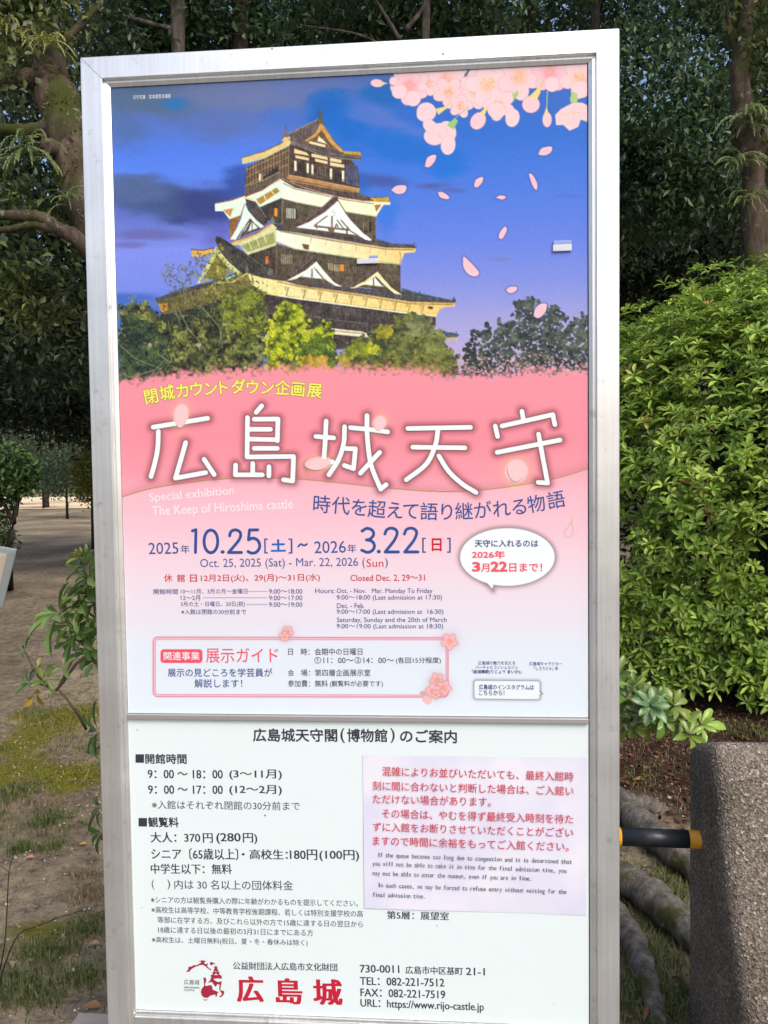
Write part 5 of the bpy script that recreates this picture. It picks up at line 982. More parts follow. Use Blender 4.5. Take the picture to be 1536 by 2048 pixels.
def pier(name, off, mirror=False):
    q = [F1, F0, R0, R1]; q = [np.array(v) + off for v in q]
    w = -Wv if mirror else Wv
    mb = MB().add(q + [v + w for v in q], [(0, 1, 2, 3), (7, 6, 5, 4), (0, 4, 5, 1), (1, 5, 6, 2), (2, 6, 7, 3), (3, 7, 4, 0)])
    me = mb.mesh(name); bm = bmesh.new(); bm.from_mesh(me); bmesh.ops.recalc_face_normals(bm, faces=bm.faces)
    bmesh.ops.bevel(bm, geom=bm.edges[:], offset=.040, segments=5, profile=.5, affect='EDGES')
    bmesh.ops.subdivide_edges(bm, edges=[e for e in bm.edges if e.calc_length() > .12], cuts=10, use_grid_fill=True)
    for v in bm.verts:
        v.co += Vector((random.uniform(-1, 1), random.uniform(-1, 1), random.uniform(-1, 1))) * .0012
    bm.to_mesh(me); bm.free()
    return me
bar_r = .0228
barr = empty('vehicle_barrier', (F1[0], F1[1], 0), 'barrier of brown pebbly concrete posts joined by a yellow and black bar', 'barrier')
link('concrete_post', pier('concrete_post', np.zeros(3)), AGG, barr, True)
b1 = at(1424, 1680, 2.12); b0 = b1 + np.array([-1.02, .03, .004])
MBp = MB(); link('concrete_post', pier('concrete_post', np.array([b0[0] - F1[0] + .02, .03, 0.0]), True), AGG, barr, True)
pole = MB().tube([b0 - [.05, 0, 0], b1 + [.05, 0, 0]], bar_r - .0015, 20).build('pole', plain('pole_steel', (.3, .3, .3), .4, .6), barr, True)
YEL = plain('yellow_sleeve', (.72, .34, .02), .42, noise=.28, scale=45, bump=.15); BLK = plain('black_sleeve', (.016, .02, .026), .38, spec=.5, noise=.55, scale=38, bump=.12)
bl = b1 - b0; n_b = 12; cuts = [1.0]; u = at(1378, 1680, 2.12); first = (u[0] - b0[0]) / bl[0]; cuts.append(first); st = (at(1378, 1680, 2.12)[0] - at(1246, 1680, 2.12)[0]) / bl[0]
while cuts[-1] - st > 0: cuts.append(cuts[-1] - st)
cuts.append(0)
for i in range(len(cuts) - 1):
    MB().tube([b0 + bl * (cuts[i] - .0006), b0 + bl * (cuts[i + 1] + .0006)], bar_r, 24).build('yellow_sleeve' if i % 2 == 0 else 'black_sleeve', YEL if i % 2 == 0 else BLK, pole, True)
# small hole and chip low on the pier's side are left to the material's pitting

# ------------------------------------------------------------------ clipped hedge on the right
HC = at(1780, 1010, 6.3); HC[2] = 1.32; HR = np.array([2.6, 1.75, 1.72])
hedge = empty('hedge', (HC[0], HC[1], 0), 'big bright green rounded hedge with whorls of leaves behind the concrete post', 'hedge')
lv = Leaves(); inner = Leaves()
HG = [(.105, .20, .022), (.18, .30, .033), (.26, .39, .048), (.36, .48, .075)]
n = 23000; d = rand_dir(n); d[:, 2] = np.where(d[:, 2] < -.62, -d[:, 2], d[:, 2])
cnt = 0
for i in range(n):
    if d[i, 1] > .45: continue
    if d[i, 2] < 0: d[i, :2] *= (1 - .12 * d[i, 2] ** 2 * 2) / np.hypot(d[i, 0], d[i, 1])
    q = HC + d[i] * HR * (rng.uniform(.84, 1.03) if rng.random() > .05 else rng.uniform(1.03, 1.11)) * (1 + .16 * (float(fbm(np.array(d[i, 0] * 3 + 30), np.array(d[i, 2] * 3 + d[i, 1] * 2 + 30), 141, 3)) - .5))
    if q[2] < .06: continue
    s = vnoise2(np.array(q[0] * 2.2 + 9), np.array(q[2] * 2.2 + q[1]), 77)
    low = np.clip((1.15 - q[2]) / .9, 0, 1)
    if s < .15 + .22 * low and rng.random() < .85: continue
    nr = d[i] / HR; nr /= np.linalg.norm(nr); nr = nr * .75 + np.array([0, -.1, .75]) + rng.normal(size=3) * .28
    rosette(lv, q, nr, int(rng.integers(6, 10)), rng.uniform(.05, .098), rng.uniform(.02, .03), HG if rng.random() > .02 else [(.3, .2, .05), (.35, .28, .06)], (5, 55)); cnt += 1
for i in range(2600):                          # skirt of leaves down to the litter
    x = HC[0] + rng.uniform(-.98, .9) * HR[0]; z = rng.uniform(.05, .85); y = HC[1] - HR[1] * math.sqrt(1 - ((x - HC[0]) / HR[0]) ** 2) * rng.uniform(.86, 1.02)
    if vnoise2(np.array(x * 2.2 + 3), np.array(z * 2.6 + 8), 78) < .30: continue
    rosette(lv, (x, y, z), np.array([rng.normal() * .3 - .1, -.75, .6]), int(rng.integers(6, 10)), rng.uniform(.05, .095), rng.uniform(.02, .03), HG, (5, 55))
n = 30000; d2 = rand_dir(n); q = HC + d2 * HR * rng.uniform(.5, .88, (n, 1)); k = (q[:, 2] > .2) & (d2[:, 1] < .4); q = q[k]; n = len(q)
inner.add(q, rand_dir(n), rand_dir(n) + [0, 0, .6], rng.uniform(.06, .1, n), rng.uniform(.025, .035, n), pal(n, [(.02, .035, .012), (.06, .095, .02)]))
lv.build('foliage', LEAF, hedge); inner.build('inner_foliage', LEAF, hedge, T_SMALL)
st = MB()
for i in range(46):
    a = np.array([HC[0] + rng.uniform(-1.5, 1.3), HC[1] + rng.uniform(-.9, .5), .0]); e_ = HC + rand_dir(1)[0] * HR * .85; e_[1] = min(e_[1], HC[1] + .3); e_[2] = max(e_[2], .5)
    md = (a + e_) / 2 + np.array([rng.uniform(-.15, .15), 0, rng.uniform(0, .2)]); st.tube(spline([a, md, e_], 4), np.linspace(.014, .004, 9), 5)
st.build('branches', BARK_DARK, hedge)

# ------------------------------------------------------------------ broad-leaved shrubs either side of the board
TB = [(.06, .14, .035), (.12, .225, .05), (.22, .33, .08)]; TY = [(.2, .26, .03), (.34, .36, .04), (.5, .46, .05)]; TG = [(.08, .16, .02), (.14, .22, .03)]
def shrub(label, base, stems, ros, cat='shrub', grp=None):
    e = empty('broadleaf_shrub', base, label, cat, grp); lv = Leaves(); sm = MB()
    for pts, r0, r1 in stems: s = spline(pts, 5); sm.tube(s, np.linspace(r0, r1, len(s)), 7)
    for c, nr, n, L_, W, cols, tl in ros: rosette(lv, c, nr, n, L_ * 1.2, W * 1.2, cols, tl)
    sm.build('stems', TWIG, e, True); lv.build('leaves', LEAF_GLOSS, e, smooth=True)
    return e
D1 = 2.05; A_ = lambda x, y, d=D1: at(x, y, d)
base = on_ground(330, 1900); base[2] = 0
shrub('glossy broad leaved shrub with yellow new shoots beside the left post', base,
      [([base, A_(300, 1600, 2.2), A_(215, 1320), A_(192, 1225)], .010, .004), ([A_(255, 1440, 2.1), A_(180, 1315), A_(112, 1382, 2.0)], .007, .003), ([A_(112, 1382, 2.0), A_(76, 1352, 2.0), A_(50, 1302, 2.0)], .003, .0018), ([A_(112, 1382, 2.0), A_(80, 1368, 2.0), A_(50, 1368, 2.0)], .003, .0016), ([A_(118, 1380, 2.0), A_(150, 1420, 2.0), A_(172, 1458, 2.05)], .003, .004), ([A_(192, 1225), A_(172, 1160), A_(166, 1118)], .003, .002), ([A_(198, 1240), A_(150, 1212), A_(112, 1232)], .003, .002), ([A_(112, 1382, 2.0), A_(140, 1330, 2.0), A_(160, 1285, 2.02)], .003, .002), ([A_(300, 1600, 2.2), A_(230, 1500), A_(200, 1470)], .005, .002), ([A_(300, 1640, 2.2), A_(230, 1640), A_(205, 1640)], .005, .002)],
      [(A_(166, 1116), (-.1, -.3, 1), 9, .032, .009, TY, (30, 75)), (A_(152, 1118), (-.3, -.2, 1), 5, .024, .008, TY, (20, 70)), (A_(150, 1190), (-.4, -.5, .7), 5, .022, .008, TY, (20, 60)), (A_(178, 1150), (-.6, -.3, .6), 8, .062, .017, TB, (0, 40)), (A_(180, 1185), (-.6, -.4, .5), 7, .058, .018, TG, (0, 40)), (A_(118, 1226), (-.6, -.55, .5), 12, .078, .021, TB + TG[:1], (0, 45)), (A_(160, 1262), (-.3, -.7, .1), 9, .058, .019, TB, (0, 45)), (A_(185, 1235), (-.3, -.8, .3), 9, .062, .02, TB, (0, 50)), (A_(190, 1280), (-.2, -.9, -.2), 7, .055, .018, TB, (-10, 40)), (A_(140, 1250), (-.2, -.8, .2), 6, .05, .016, TG, (0, 40)), (A_(168, 1135), (-.4, -.5, .7), 8, .05, .016, TG, (0, 50)), (A_(188, 1170), (-.3, -.7, .5), 8, .052, .017, TB + TG, (0, 50)), (A_(160, 1212), (-.5, -.6, .5), 9, .056, .018, TB + TG, (0, 50)), (A_(190, 1205), (-.2, -.8, .3), 8, .055, .018, TG, (0, 50)), (A_(145, 1282), (-.4, -.7, .1), 8, .05, .017, TB, (0, 45)), (A_(175, 1300), (-.2, -.8, .2), 8, .052, .018, TB + TG, (0, 45)), (A_(192, 1320), (-.2, -.8, .0), 6, .045, .016, TB, (0, 45)), (A_(128, 1335, 2.0), (-.2, -.6, .4), 5, .03, .011, TB, (0, 40)),
       (A_(52, 1302, 2.0), (-.5, -.4, .8), 6, .030, .010, TG, (10, 60)), (A_(58, 1366, 2.0), (-.5, -.5, .5), 9, .034, .012, TB, (0, 50)), (A_(92, 1360, 2.0), (.3, -.5, .6), 7, .034, .012, TG, (0, 50)), (A_(72, 1385, 2.0), (.1, -.6, -.6), 5, .036, .014, [(.45, .3, .03), (.6, .38, .03)], (20, 60)), (A_(75, 1340, 2.0), (.1, -.4, .8), 4, .026, .01, [(.4, .28, .03), (.2, .24, .03)], (20, 60)),
       (A_(196, 1462), (-.8, -.4, .0), 7, .07, .017, TB, (0, 40)), (A_(205, 1500), (-.5, -.4, -.6), 4, .06, .018, TB, (0, 50)), (A_(203, 1612), (-.9, -.3, .3), 4, .05, .018, TB, (10, 50)), (A_(204, 1662), (-.9, -.3, -.2), 6, .05, .016, TB, (10, 50))])
base = on_ground(1130, 1700); base[2] = 0; D2 = 3.1; B_ = lambda x, y, d=D2: at(x, y, d)
shrub('low shrub of blue green and yellowish rounded leaves beside the right post', base,
      [([base, B_(1180, 1560), B_(1262, 1440), B_(1300, 1412)], .010, .004), ([B_(1200, 1520), B_(1250, 1400), B_(1268, 1372)], .006, .003), ([B_(1262, 1440), B_(1320, 1430), B_(1350, 1416)], .004, .003)],
      [(B_(1300, 1412, 3.0), (.1, -.8, .6), 12, .062, .028, [(.06, .13, .05), (.11, .20, .08)], (0, 45)), (B_(1262, 1400), (-.2, -.5, .8), 10, .07, .030, TB + TG, (0, 50)), (B_(1268, 1374), (.1, -.3, 1), 7, .06, .022, [(.3, .36, .08), (.16, .24, .04)], (20, 70)), (B_(1346, 1412, 3.05), (.4, -.6, .6), 10, .07, .030, [(.12, .2, .03), (.22, .3, .05)], (0, 50)), (B_(1262, 1446), (-.1, -.6, -.3), 8, .07, .030, [(.2, .27, .04), (.12, .19, .03)], (0, 50)), (B_(1296, 1446), (.1, -.7, -.1), 8, .065, .027, TB + TG, (0, 50)), (B_(1340, 1450), (.3, -.7, -.2), 8, .07, .028, TG, (0, 40)), (B_(1378, 1470, 3.0), (.2, -.6, .4), 9, .065, .024, HG[1:], (0, 50)), (B_(1400, 1450, 3.3), (.1, -.6, .5), 9, .07, .028, HG[1:], (0, 50)), (B_(1282, 1390, 3.15), (0, -.5, .8), 9, .06, .024, TB + TG, (0, 50)), (B_(1318, 1398, 3.1), (.2, -.5, .8), 9, .06, .024, [(.1, .18, .04), (.16, .25, .06)], (0, 50)), (B_(1280, 1425, 3.05), (-.1, -.8, .3), 10, .055, .022, [(.08, .15, .05), (.14, .23, .06)], (0, 50)), (B_(1325, 1436, 3.05), (.2, -.8, .1), 9, .06, .026, TB + TG, (0, 50)), (B_(1248, 1425), (-.2, -.6, .3), 9, .06, .026, TG, (0, 50)), (B_(1360, 1440, 3.1), (.3, -.6, .2), 8, .06, .024, TG, (0, 50)), (B_(1235, 1350, 3.2), (-.2, -.6, .5), 9, .07, .027, TB + TG, (0, 50))])
# young evergreen at the left edge, further back
base = on_ground(20, 1180); base[2] = 0; d9 = 9.6; C_ = lambda x, y, d=d9: at(x, y, d)
yt = empty('young_tree', base, 'young dark green leafy tree with thin stem at the left edge behind the tilted board', 'tree')
sm = MB(); 
for pts, r0, r1 in (([base, C_(18, 1100), C_(30, 1030), C_(38, 985)], .05, .025), ([C_(26, 1045), C_(5, 1000), C_(-15, 960)], .03, .012), ([C_(36, 995), C_(45, 960), C_(40, 920)], .025, .008)): s = spline(pts, 4); sm.tube(s, np.linspace(r0, r1, len(s)), 8)
sm.build('trunk', BARK_DARK, yt, True)
lv = Leaves()
for (x, y, rx, rz, n) in ((20, 950, .36, .32, 900), (-30, 990, .4, .35, 700), (48, 950, .2, .25, 350), (5, 905, .22, .14, 250), (-20, 1060, .25, .3, 350), (15, 1085, .12, .16, 140)):
    c = C_(x, y); q = c + rand_dir(n) * np.array([rx, rx, rz]) * rng.random((n, 1)) ** .45; dd = rand_dir(n); dd[:, 2] -= .2
    lv.add(q, dd, rand_dir(n) * .7 + [0, 0, 1], rng.uniform(.06, .11, n), rng.uniform(.03, .05, n), pal(n, [(.025, .06, .02), (.05, .1, .03), (.1, .18, .04)]))
lv.build('crown', LEAF, yt, T_SMALL)
# bare twig sapling in the foreground, lower left
bt = empty('bare_twig', on_ground(-10, 1995), 'thin dark leafless twig rising from the ground in the lower left corner', 'twig')
sm = MB(); dT = 2.32; G_ = lambda x, y, d=dT: at(x, y, d)
for pts, r in (([on_ground(-12, 1998), G_(30, 1880), G_(80, 1850), G_(165, 1820)], .0024), ([on_ground(-10, 1990), G_(10, 1880), G_(18, 1745), G_(32, 1700)], .0022), ([G_(18, 1745), G_(6, 1735), G_(-8, 1728)], .0012), ([G_(100, 1842), G_(125, 1830), G_(160, 1835)], .0011)): s = spline(pts, 5); sm.tube(s, np.linspace(r, r * .4, len(s)), 5)
sm.build('stems', BARK_DARK, bt)

# ------------------------------------------------------------------ tilted board at the left edge, cut by the frame
o = at(-10, 1160, 6.2); tb = empty('tilted_board', (o[0], o[1], 0), 'low grey framed board tilted on its post at the left edge of the photo', 'sign board')
c_ = [at(-150, 1068, 6.05), at(33, 1100, 6.2), at(5, 1214, 6.35), at(-175, 1190, 6.15)]; nr = np.cross(c_[1] - c_[0], c_[3] - c_[0]); nr /= np.linalg.norm(nr)
if nr[1] > 0: nr = -nr
def slab(c, t0, t1): return MB().add([q + nr * t0 for q in c] + [q + nr * t1 for q in c], [(0, 1, 2, 3), (7, 6, 5, 4), (0, 4, 5, 1), (1, 5, 6, 2), (2, 6, 7, 3), (3, 7, 4, 0)])
slab(c_, -.03, .0).build('frame', plain('board_frame_grey', (.36, .42, .44), .4, .3), tb, bevel=.004)
ctr = sum(c_) / 4; slab([ctr + (q - ctr) * .82 for q in c_], -.01, .003).build('face', plain('board_face', (.55, .47, .38), .5), tb)
pc = ctr - nr * .06; MB().tube([(pc[0], pc[1], -.05), pc], .035, 12).build('post', plain('board_post', (.07, .06, .055), .5), tb, True)
# ------------------------------------------------------------------ trees
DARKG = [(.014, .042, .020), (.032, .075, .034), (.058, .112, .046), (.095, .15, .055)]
MIDG = [(.03, .055, .018), (.06, .09, .025), (.1, .13, .035), (.15, .17, .05)]
def crown(name, parent, ells, L_, cols, mat=LEAF, gap=.0, m=10):
    lv = Leaves()
    for c, r, n in ells:
        c = np.asarray(c); r = np.asarray(r, float)
        q = c + rand_dir(n) * r * rng.uniform(.25, 1, (n, 1)) ** .5
        w = np.sin(q[:, 0] * 3.1 + q[:, 2] * 1.7) * np.sin(q[:, 1] * 2.3 + 1) * np.sin(q[:, 2] * 3.7 + q[:, 0]); q = q[w > -1 + gap * 1.6]; n_ = len(q)
        P = np.repeat(q, m, 0) + rng.normal(size=(n_ * m, 3)) * L_ * 1.15; D = rand_dir(n_ * m); D[:, 2] -= .25; base = np.repeat(pal(n_, cols, .2), m, 0)
        lv.add(P, D, rand_dir(n_ * m) * .6 + np.repeat(rand_dir(n_), m, 0) * .4 + [0, 0, .8], L_ * rng.uniform(.65, 1.25, n_ * m), L_ * .48 * rng.uniform(.7, 1.2, n_ * m), base * (1 + rng.normal(size=(n_ * m, 1)) * .15))
    return lv.build(name, mat, parent, T_SMALL)
def wood(name, paths, mat, parent, n=10, rough=.12):
    sm = MB()
    for pts, r0, r1 in paths:
        s = spline(pts, 12); sm.tube(s, np.linspace(r0, r1, len(s)) * (1 + .08 * np.sin(np.arange(len(s)) * 1.3)), n, rough)
    return sm.build(name, mat, parent, True)
def tree(label, base, trunk, limbs, ells, L_, cols, bark=BARK_DARK, name='evergreen_tree', grp='dark trees behind the board', gap=.3):
    e = empty(name, base, label, 'tree', grp)
    wood('trunk', trunk, bark, e, 22, .2)
    for l_ in limbs: wood('limb', [l_], bark, e, 8)
    if ells: crown('crown', e, ells, L_, cols, gap=gap)
    return e
# the mossy leaning tree whose roots run out to the right
b = on_ground(560, 1470); b[2] = -.05
T = lambda x, y, d=5.2: at(x, y, d)
mt = tree('mossy leaning tree with lichen and cut stubs, top left beside the board', b, [([b, T(500, 1180, 5.1), T(380, 860), T(240, 560), T(158, 350), T(112, 190, 5.3), T(62, 20, 5.5), T(20, -160, 5.7)], .20, .085)],
    [([T(150, 330), T(118, 300), T(92, 294, 5.0)], .075, .052), ([T(120, 250), T(60, 262), T(-10, 258), T(-60, 268)], .05, .03), ([T(100, 150, 5.3), T(50, 156), T(-20, 168)], .062, .045), ([T(300, 640, 5.2), T(165, 488, 5.0), T(120, 460, 5.0), T(85, 436, 5.0), T(40, 432, 5.0), T(-40, 428, 5.0)], .058, .028), ([T(120, 462, 5.0), T(70, 450, 5.0), T(20, 458, 5.0), T(-40, 462, 5.0)], .03, .018), ([T(90, 120, 5.4), T(170, 40, 5.5), T(240, -40, 5.6)], .03, .02), ([T(60, 20, 5.5), T(-20, -60, 5.5)], .05, .03)],
    [(T(25, 30, 5.4), (.30, .3, .26), 90), (T(70, -30, 5.5), (.4, .4, .25), 90), (T(30, 130, 5.2), (.16, .2, .1), 26), (T(100, 100, 5.5), (.12, .12, .1), 12), (T(20, 560, 5.3), (.3, .3, .2), 60), (T(90, 600, 5.5), (.22, .22, .2), 45), (T(30, 400, 5.3), (.2, .2, .08), 26)], .075, MIDG, BARK, 'mossy_tree', None)
for pts, r0, r1 in (([b + [.1, 0, .15], on_ground(1000, 1480, .08), on_ground(1180, 1560, .06), on_ground(1290, 1650, .05), on_ground(1390, 1735, .03), on_ground(1500, 1830, -.04)], .085, .042), ([b + [.1, -.1, .12], on_ground(900, 1580, .07), on_ground(1150, 1700, .05), on_ground(1270, 1765, .045), on_ground(1370, 1855, .03), on_ground(1470, 1960, -.04)], .08, .04), ([b + [.05, -.1, .1], on_ground(900, 1680, .04), on_ground(1180, 1790, .03), on_ground(1255, 1860, .022), on_ground(1290, 1950, .012), on_ground(1316, 2050, .0), on_ground(1330, 2140, -.03)], .06, .016), ([b + [.15, 0, .1], on_ground(1060, 1500, .04), on_ground(1215, 1588, .03), on_ground(1290, 1606, .015), on_ground(1330, 1625, -.03)], .06, .03)):
    wood('root', [(pts, r0, r1)], BARK_ROOT, mt, 18, .24)
b_ = T(92, 294, 5.0); 
MB().tube([b_, b_ + (T(80, 293, 4.97) - b_) * .12], .054, 12).build('cut_end', plain('cut_wood', (.2, .15, .12), .8, noise=.3, scale=60), mt)
# hanging ferns on the mossy and kinked trunks
def fern(c, n, L_, lab, spread=.5, cols=((.04, .07, .012), (.08, .12, .025), (.15, .18, .045))):
    e = empty('hanging_fern', c, lab, 'fern', 'ferns growing on the tree trunks'); lv = Leaves()
    for i in range(n):
        a = rng.uniform(0, 6.28); d = np.array([math.cos(a) * spread, math.sin(a) * spread - .25, rng.uniform(-.1, .5)]); q = np.array(c, float) + rng.normal(size=3) * L_ * .12; v = d / np.linalg.norm(d); s = L_ / 7; col = pal(1, cols)[0]
        for k in range(7):
            lv.add(q[None], v[None], np.array([[.1, -.6, .6]]), s * 1.25, s * (.42 if k < 6 else .3), col * (1 + .05 * k))
            sd = np.cross(v, [0, -.5, .8])
            for sg in (-1, 1): lv.add(q[None], (v * .5 + sd * sg)[None], np.array([[.1, -.6, .6]]), s * .8 * (1 - k * .09), s * .22, col)
            q = q + v * s; v = v + np.array([0, -.02, -.30]); v /= np.linalg.norm(v)
    lv.build('fronds', LEAF, e, T_SMALL)
fern(T(60, 300, 4.95), 34, .26, 'long green fern hanging under the cut stub at the upper left', .6)
fern(T(92, 85, 5.2), 26, .2, 'yellowish fern on the mossy trunk near the top left corner', .5, ((.12, .14, .02), (.22, .22, .05)))
fern(T(20, 60, 5.2), 30, .22, 'bushy yellow green fern at the very top left corner', .7, ((.12, .14, .02), (.2, .2, .05)))
fern(T(135, 400, 4.95), 12, .16, 'small fern low on the mossy trunk beside the board', .4)
# moss cushions and little leaves on the bark
lv = Leaves(); tp = spline([T(500, 1180, 5.1), T(380, 860), T(240, 560), T(158, 350), T(112, 190, 5.3), T(62, 20, 5.5), T(20, -160, 5.7)], 40); tp = np.array(tp)
k = rng.integers(0, len(tp), 5200); rr = np.interp(k, [0, len(tp)], [.17, .085]); q = rand_dir(5200); q[:, 1] = -np.abs(q[:, 1])
keep = fbm(k / 14., q[:, 0] * 2 + 20, 131, 4) > .50
lv.add((tp[k] + q * rr[:, None] * 1.02)[keep], (q + rand_dir(5200) * .7 + [0, 0, -.4])[keep], rand_dir(keep.sum()), rng.uniform(.012, .035, keep.sum()), rng.uniform(.008, .018, keep.sum()), pal(keep.sum(), [(.05, .055, .012), (.1, .11, .02), (.16, .15, .05)]))
lv.build('moss', LEAF, mt, T_SMALL)
# kinked mossy trunk on the right
K = lambda x, y, d=7.4: at(x, y, d)
b = on_ground(1520, 1300); b[2] = -.05
tree('tall mossy tree with a kinked trunk above the hedge on the right', K(1520, 1290) * [1, 1, 0], [([K(1525, 1300), K(1520, 700), K(1512, 480), K(1508, 330), K(1488, 250), K(1480, 140), K(1492, 20), K(1500, -200)], .13, .065)],
     [([K(1510, 330), K(1540, 230), K(1560, 60), K(1570, -120)], .06, .04), ([K(1505, 300), K(1470, 285), K(1455, 270)], .04, .012), ([K(1480, 130), K(1460, 60), K(1450, -40)], .03, .015)],
     [(K(1530, 60), (.35, .4, .5), 120), (K(1520, -120), (1.0, .8, .5), 220), (K(1560, 300), (.18, .3, .35), 60)], .085, MIDG, BARK, 'mossy_tree', None, .5)
fern(K(1506, 235, 7.2), 40, .32, 'green fern tuft on the kinked trunk right of the board', .5)
fern(K(1478, 330, 7.2), 26, .24, 'small fern below the kink of the right hand trunk', .4)
fern(K(1500, 395, 7.25), 22, .22, 'lowest fern on the right hand trunk above the hedge', .4)
# dark trees behind: each with its own trunk, limbs and crown
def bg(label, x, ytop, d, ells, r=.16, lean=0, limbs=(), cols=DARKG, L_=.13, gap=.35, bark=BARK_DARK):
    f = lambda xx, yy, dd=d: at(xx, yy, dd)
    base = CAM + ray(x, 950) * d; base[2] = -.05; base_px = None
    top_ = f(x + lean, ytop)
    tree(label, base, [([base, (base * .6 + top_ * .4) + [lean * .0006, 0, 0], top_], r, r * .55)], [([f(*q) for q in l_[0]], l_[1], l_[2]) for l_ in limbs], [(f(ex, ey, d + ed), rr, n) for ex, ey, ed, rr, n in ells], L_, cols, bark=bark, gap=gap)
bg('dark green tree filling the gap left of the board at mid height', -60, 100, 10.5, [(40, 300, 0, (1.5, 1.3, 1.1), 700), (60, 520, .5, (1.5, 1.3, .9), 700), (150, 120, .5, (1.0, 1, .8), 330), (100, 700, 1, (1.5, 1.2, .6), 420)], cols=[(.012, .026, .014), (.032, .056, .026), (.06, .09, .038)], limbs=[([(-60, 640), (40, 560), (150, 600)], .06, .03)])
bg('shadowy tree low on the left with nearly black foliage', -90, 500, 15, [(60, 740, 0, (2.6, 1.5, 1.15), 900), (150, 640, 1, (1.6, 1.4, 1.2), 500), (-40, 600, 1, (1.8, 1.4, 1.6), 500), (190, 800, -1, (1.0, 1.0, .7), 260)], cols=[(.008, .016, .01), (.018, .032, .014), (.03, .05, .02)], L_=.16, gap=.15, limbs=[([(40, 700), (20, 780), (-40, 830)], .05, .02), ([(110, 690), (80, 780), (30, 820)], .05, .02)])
bg('tree with a thick dark trunk above the left part of the board', 355, -260, 11.5, [(300, 30, .6, (1.0, .8, .5), 300), (420, 80, 1.2, (1.2, .8, .45), 280), (250, 90, 1.5, (1, .8, .6), 240), (360, -160, 0, (1.6, 1.2, .8), 300), (380, 480, 3, (2.2, 1.5, 2.4), 900)], r=.15, limbs=[([(350, 60), (240, 30), (160, 0), (60, -40)], .035, .012), ([(352, 20), (310, -30), (290, -90)], .03, .02)], bark=BARK_GREY)
bg('tree with a broad mossy trunk above the board, left of its middle', 462, -260, 12.5, [(560, 20, .8, (1.3, .9, .5), 300), (500, 100, 1.5, (1.3, .9, .5), 260), (640, 70, 2, (1.4, .9, .5), 260), (500, -160, 0, (1.8, 1.2, .8), 300), (600, 400, 3, (2.0, 1.5, 2.6), 900)], r=.19, lean=22, limbs=[([(470, 40), (520, -20), (580, -90)], .05, .03)], bark=BARK)
bg('slender branching tree above the middle of the board', 800, -200, 10, [(700, 10, .8, (1.2, .8, .4), 190), (900, 20, 1, (1.2, .9, .45), 200), (820, 90, 1.5, (1.3, .8, .35), 230), (800, -120, 0, (1.6, 1.2, .6), 240), (850, 400, 5, (2.2, 1.5, 2.8), 900)], r=.07, lean=60, limbs=[([(800, 80), (770, 30), (740, -20)], .03, .012), ([(812, 60), (850, 10), (880, -60)], .035, .014), ([(790, 110), (720, 70), (600, 50)], .02, .008)], bark=BARK_GREY)
bg('leafy dark tree above the right part of the board', 1060, -200, 12, [(1050, 10, 0, (1.3, 1, .5), 170), (1180, 30, .6, (1.1, 1, .5), 150), (980, 80, 1.4, (1.2, .8, .4), 220), (1060, -140, 0, (1.8, 1.3, .8), 300), (1090, 460, 3, (2.0, 1.5, 2.4), 900)], r=.12, gap=.5)
bg('large dense dark tree right of the board with small gaps of sky', 1190, -300, 10.8, [(1300, 200, 0, (1.0, .9, .95), 400), (1400, 310, .4, (1.0, .9, 1.0), 480), (1290, 400, .8, (.8, .9, .9), 420), (1430, 90, .4, (.9, .9, .7), 140), (1350, -60, 0, (1.4, 1, .8), 420)], r=.1, L_=.115, gap=.42)
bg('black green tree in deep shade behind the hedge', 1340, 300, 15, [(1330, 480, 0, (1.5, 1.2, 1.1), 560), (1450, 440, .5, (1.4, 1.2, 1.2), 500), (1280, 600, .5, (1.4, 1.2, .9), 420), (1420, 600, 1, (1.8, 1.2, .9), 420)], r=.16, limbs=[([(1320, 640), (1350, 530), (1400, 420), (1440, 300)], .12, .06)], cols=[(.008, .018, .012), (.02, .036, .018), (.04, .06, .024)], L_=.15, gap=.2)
bg('tree at the far right edge behind the kinked trunk', 1600, -200, 11.5, [(1560, 120, 0, (.9, .9, 1.2), 400), (1580, 400, 0, (1, .9, 1.1), 400), (1500, -40, .5, (1.2, .9, .6), 260)], r=.14)
# far wood that closes the view
lab = ('far tree closing the view at the extreme left', 'far tree behind the bare sapling on the left', 'far tree hidden behind the left post', 'far tree seen over the board left of centre', 'far tree seen over the board at its centre', 'far tree seen over the board right of centre', 'far tree seen over the board near its right corner', 'far tree behind the hedge on the right', 'far tree at the right edge of the photo')
for i, (x, d, zc) in enumerate(((-300, 84, 9), (40, 92, 10), (260, 86, 10), (480, 70, 10), (720, 42, 10), (940, 44, 9), (1130, 40, 9), (1380, 38, 6.5), (1620, 40, 7))):
    base = CAM + ray(x, 950) * d; base[2] = -.1; c = base.copy(); c[2] = zc
    tree(lab[i], base, [([base, base * [1, 1, 0] + [0, 0, 5], c], .4, .2)], [], [(c, (6.2, 4, 6.4), 1500), (c - [0, 0, 5.2], (5.6, 3, 2.6), 500), (c + [0, 0, 8], (4.5, 3.5, 4), 500 if i < 5 else 240)], .42, DARKG, name='far_tree', grp='far wood behind the clearing', gap=.12)
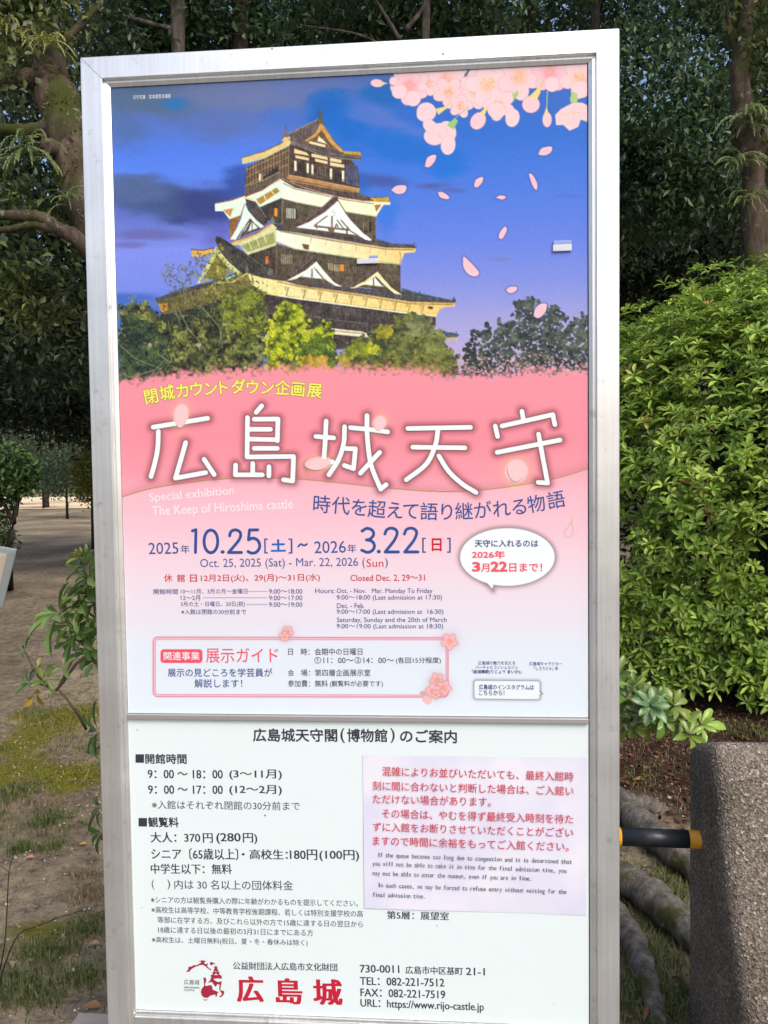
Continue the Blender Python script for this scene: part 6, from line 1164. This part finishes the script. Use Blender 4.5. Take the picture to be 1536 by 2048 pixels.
# clearing on the left: hedge, yellow shrub, bare sapling
def bush(name, x, y, d, r, n, L_, cols, lab):
    c = at(x, y, d); e = empty(name, (c[0], c[1], 0), lab, 'bush'); crown('foliage', e, [(c, r, n)], L_, cols, gap=.05, m=8)
    base = c * [1, 1, 0]; wood('stem', [([base - [0, 0, .05], c], .06, .03)], BARK_DARK, e, 6)
bush('round_bush', 132, 945, 31, (1.25, 1.0, .95), 420, .13, [(.03, .06, .03), (.06, .1, .045)], 'rounded dark green clipped bush beyond the bare sapling')
bush('round_bush', 84, 925, 42, (1.8, 1.2, 1.6), 360, .2, [(.04, .06, .025), (.07, .09, .035)], 'taller olive bush farther off, left of the rounded bush')
bush('round_bush', 20, 915, 48, (2.6, 1.4, 1.6), 420, .22, [(.03, .055, .025), (.06, .09, .035)], 'broad dark bush at the far side of the sunlit strip, near the left edge')
bush('round_bush', 172, 900, 52, (2.6, 1.4, 1.9), 420, .22, [(.025, .05, .022), (.05, .08, .03)], 'tall dark bush at the far side of the sunlit strip, close to the board')
bush('yellow_shrub', 184, 948, 17, (.42, .4, .62), 300, .09, [(.12, .15, .02), (.22, .24, .03), (.3, .3, .05)], 'yellow green shrub just left of the board by the sunlit strip')
sp = on_ground(92, 1016); sp[2] = 0; dS = float((sp - CAM) @ _F); S_ = lambda x, y: at(x, y, dS)
e = empty('bare_sapling', sp, 'thin bare sapling standing at the edge of the sunlit strip of ground', 'tree')
wood('trunk', [([sp, S_(94, 960), S_(100, 915), S_(110, 880)], .16, .09)], BARK_GREY, e, 8)
wood('branches', [([S_(104, 900), S_(90, 870), S_(60, 862), S_(40, 850)], .07, .02), ([S_(108, 885), S_(105, 860), S_(90, 842)], .06, .02), ([S_(110, 880), S_(125, 862), S_(132, 845)], .06, .02), ([S_(98, 925), S_(120, 905), S_(130, 890)], .05, .02), ([S_(95, 940), S_(75, 915), S_(66, 890)], .05, .02)], BARK_GREY, e, 6)
# roof of a small building showing over the hedge
H0 = at(1262, 668, 19); e = empty('garden_building', (H0[0], H0[1], 0), 'low building with a dark grey roof edge just showing over the hedge', 'building')
MB().box(H0[0] - 1.2, H0[0] + 2.0, H0[1] + .4, H0[1] + 3.4, 0, H0[2] - .1).build('wall', plain('dark_wall', (.06, .05, .045), .8, noise=.2), e)
MB().add([(H0[0] - 1.6, H0[1], H0[2] - .18), (H0[0] + 2.3, H0[1], H0[2] - .18), (H0[0] + 2.3, H0[1] + 2, H0[2] + .4), (H0[0] - 1.2, H0[1] + 2, H0[2] + .4), (H0[0] - 1.6, H0[1], H0[2] - .32), (H0[0] + 2.3, H0[1], H0[2] - .32), (H0[0] + 2.3, H0[1] + 2, H0[2] + .26), (H0[0] - 1.2, H0[1] + 2, H0[2] + .26)], [(0, 1, 2, 3), (7, 6, 5, 4), (0, 4, 5, 1), (1, 5, 6, 2), (2, 6, 7, 3), (3, 7, 4, 0)]).build('roof', plain('roof_tile', (.12, .11, .12), .6, noise=.3, scale=6, bump=.4), e)
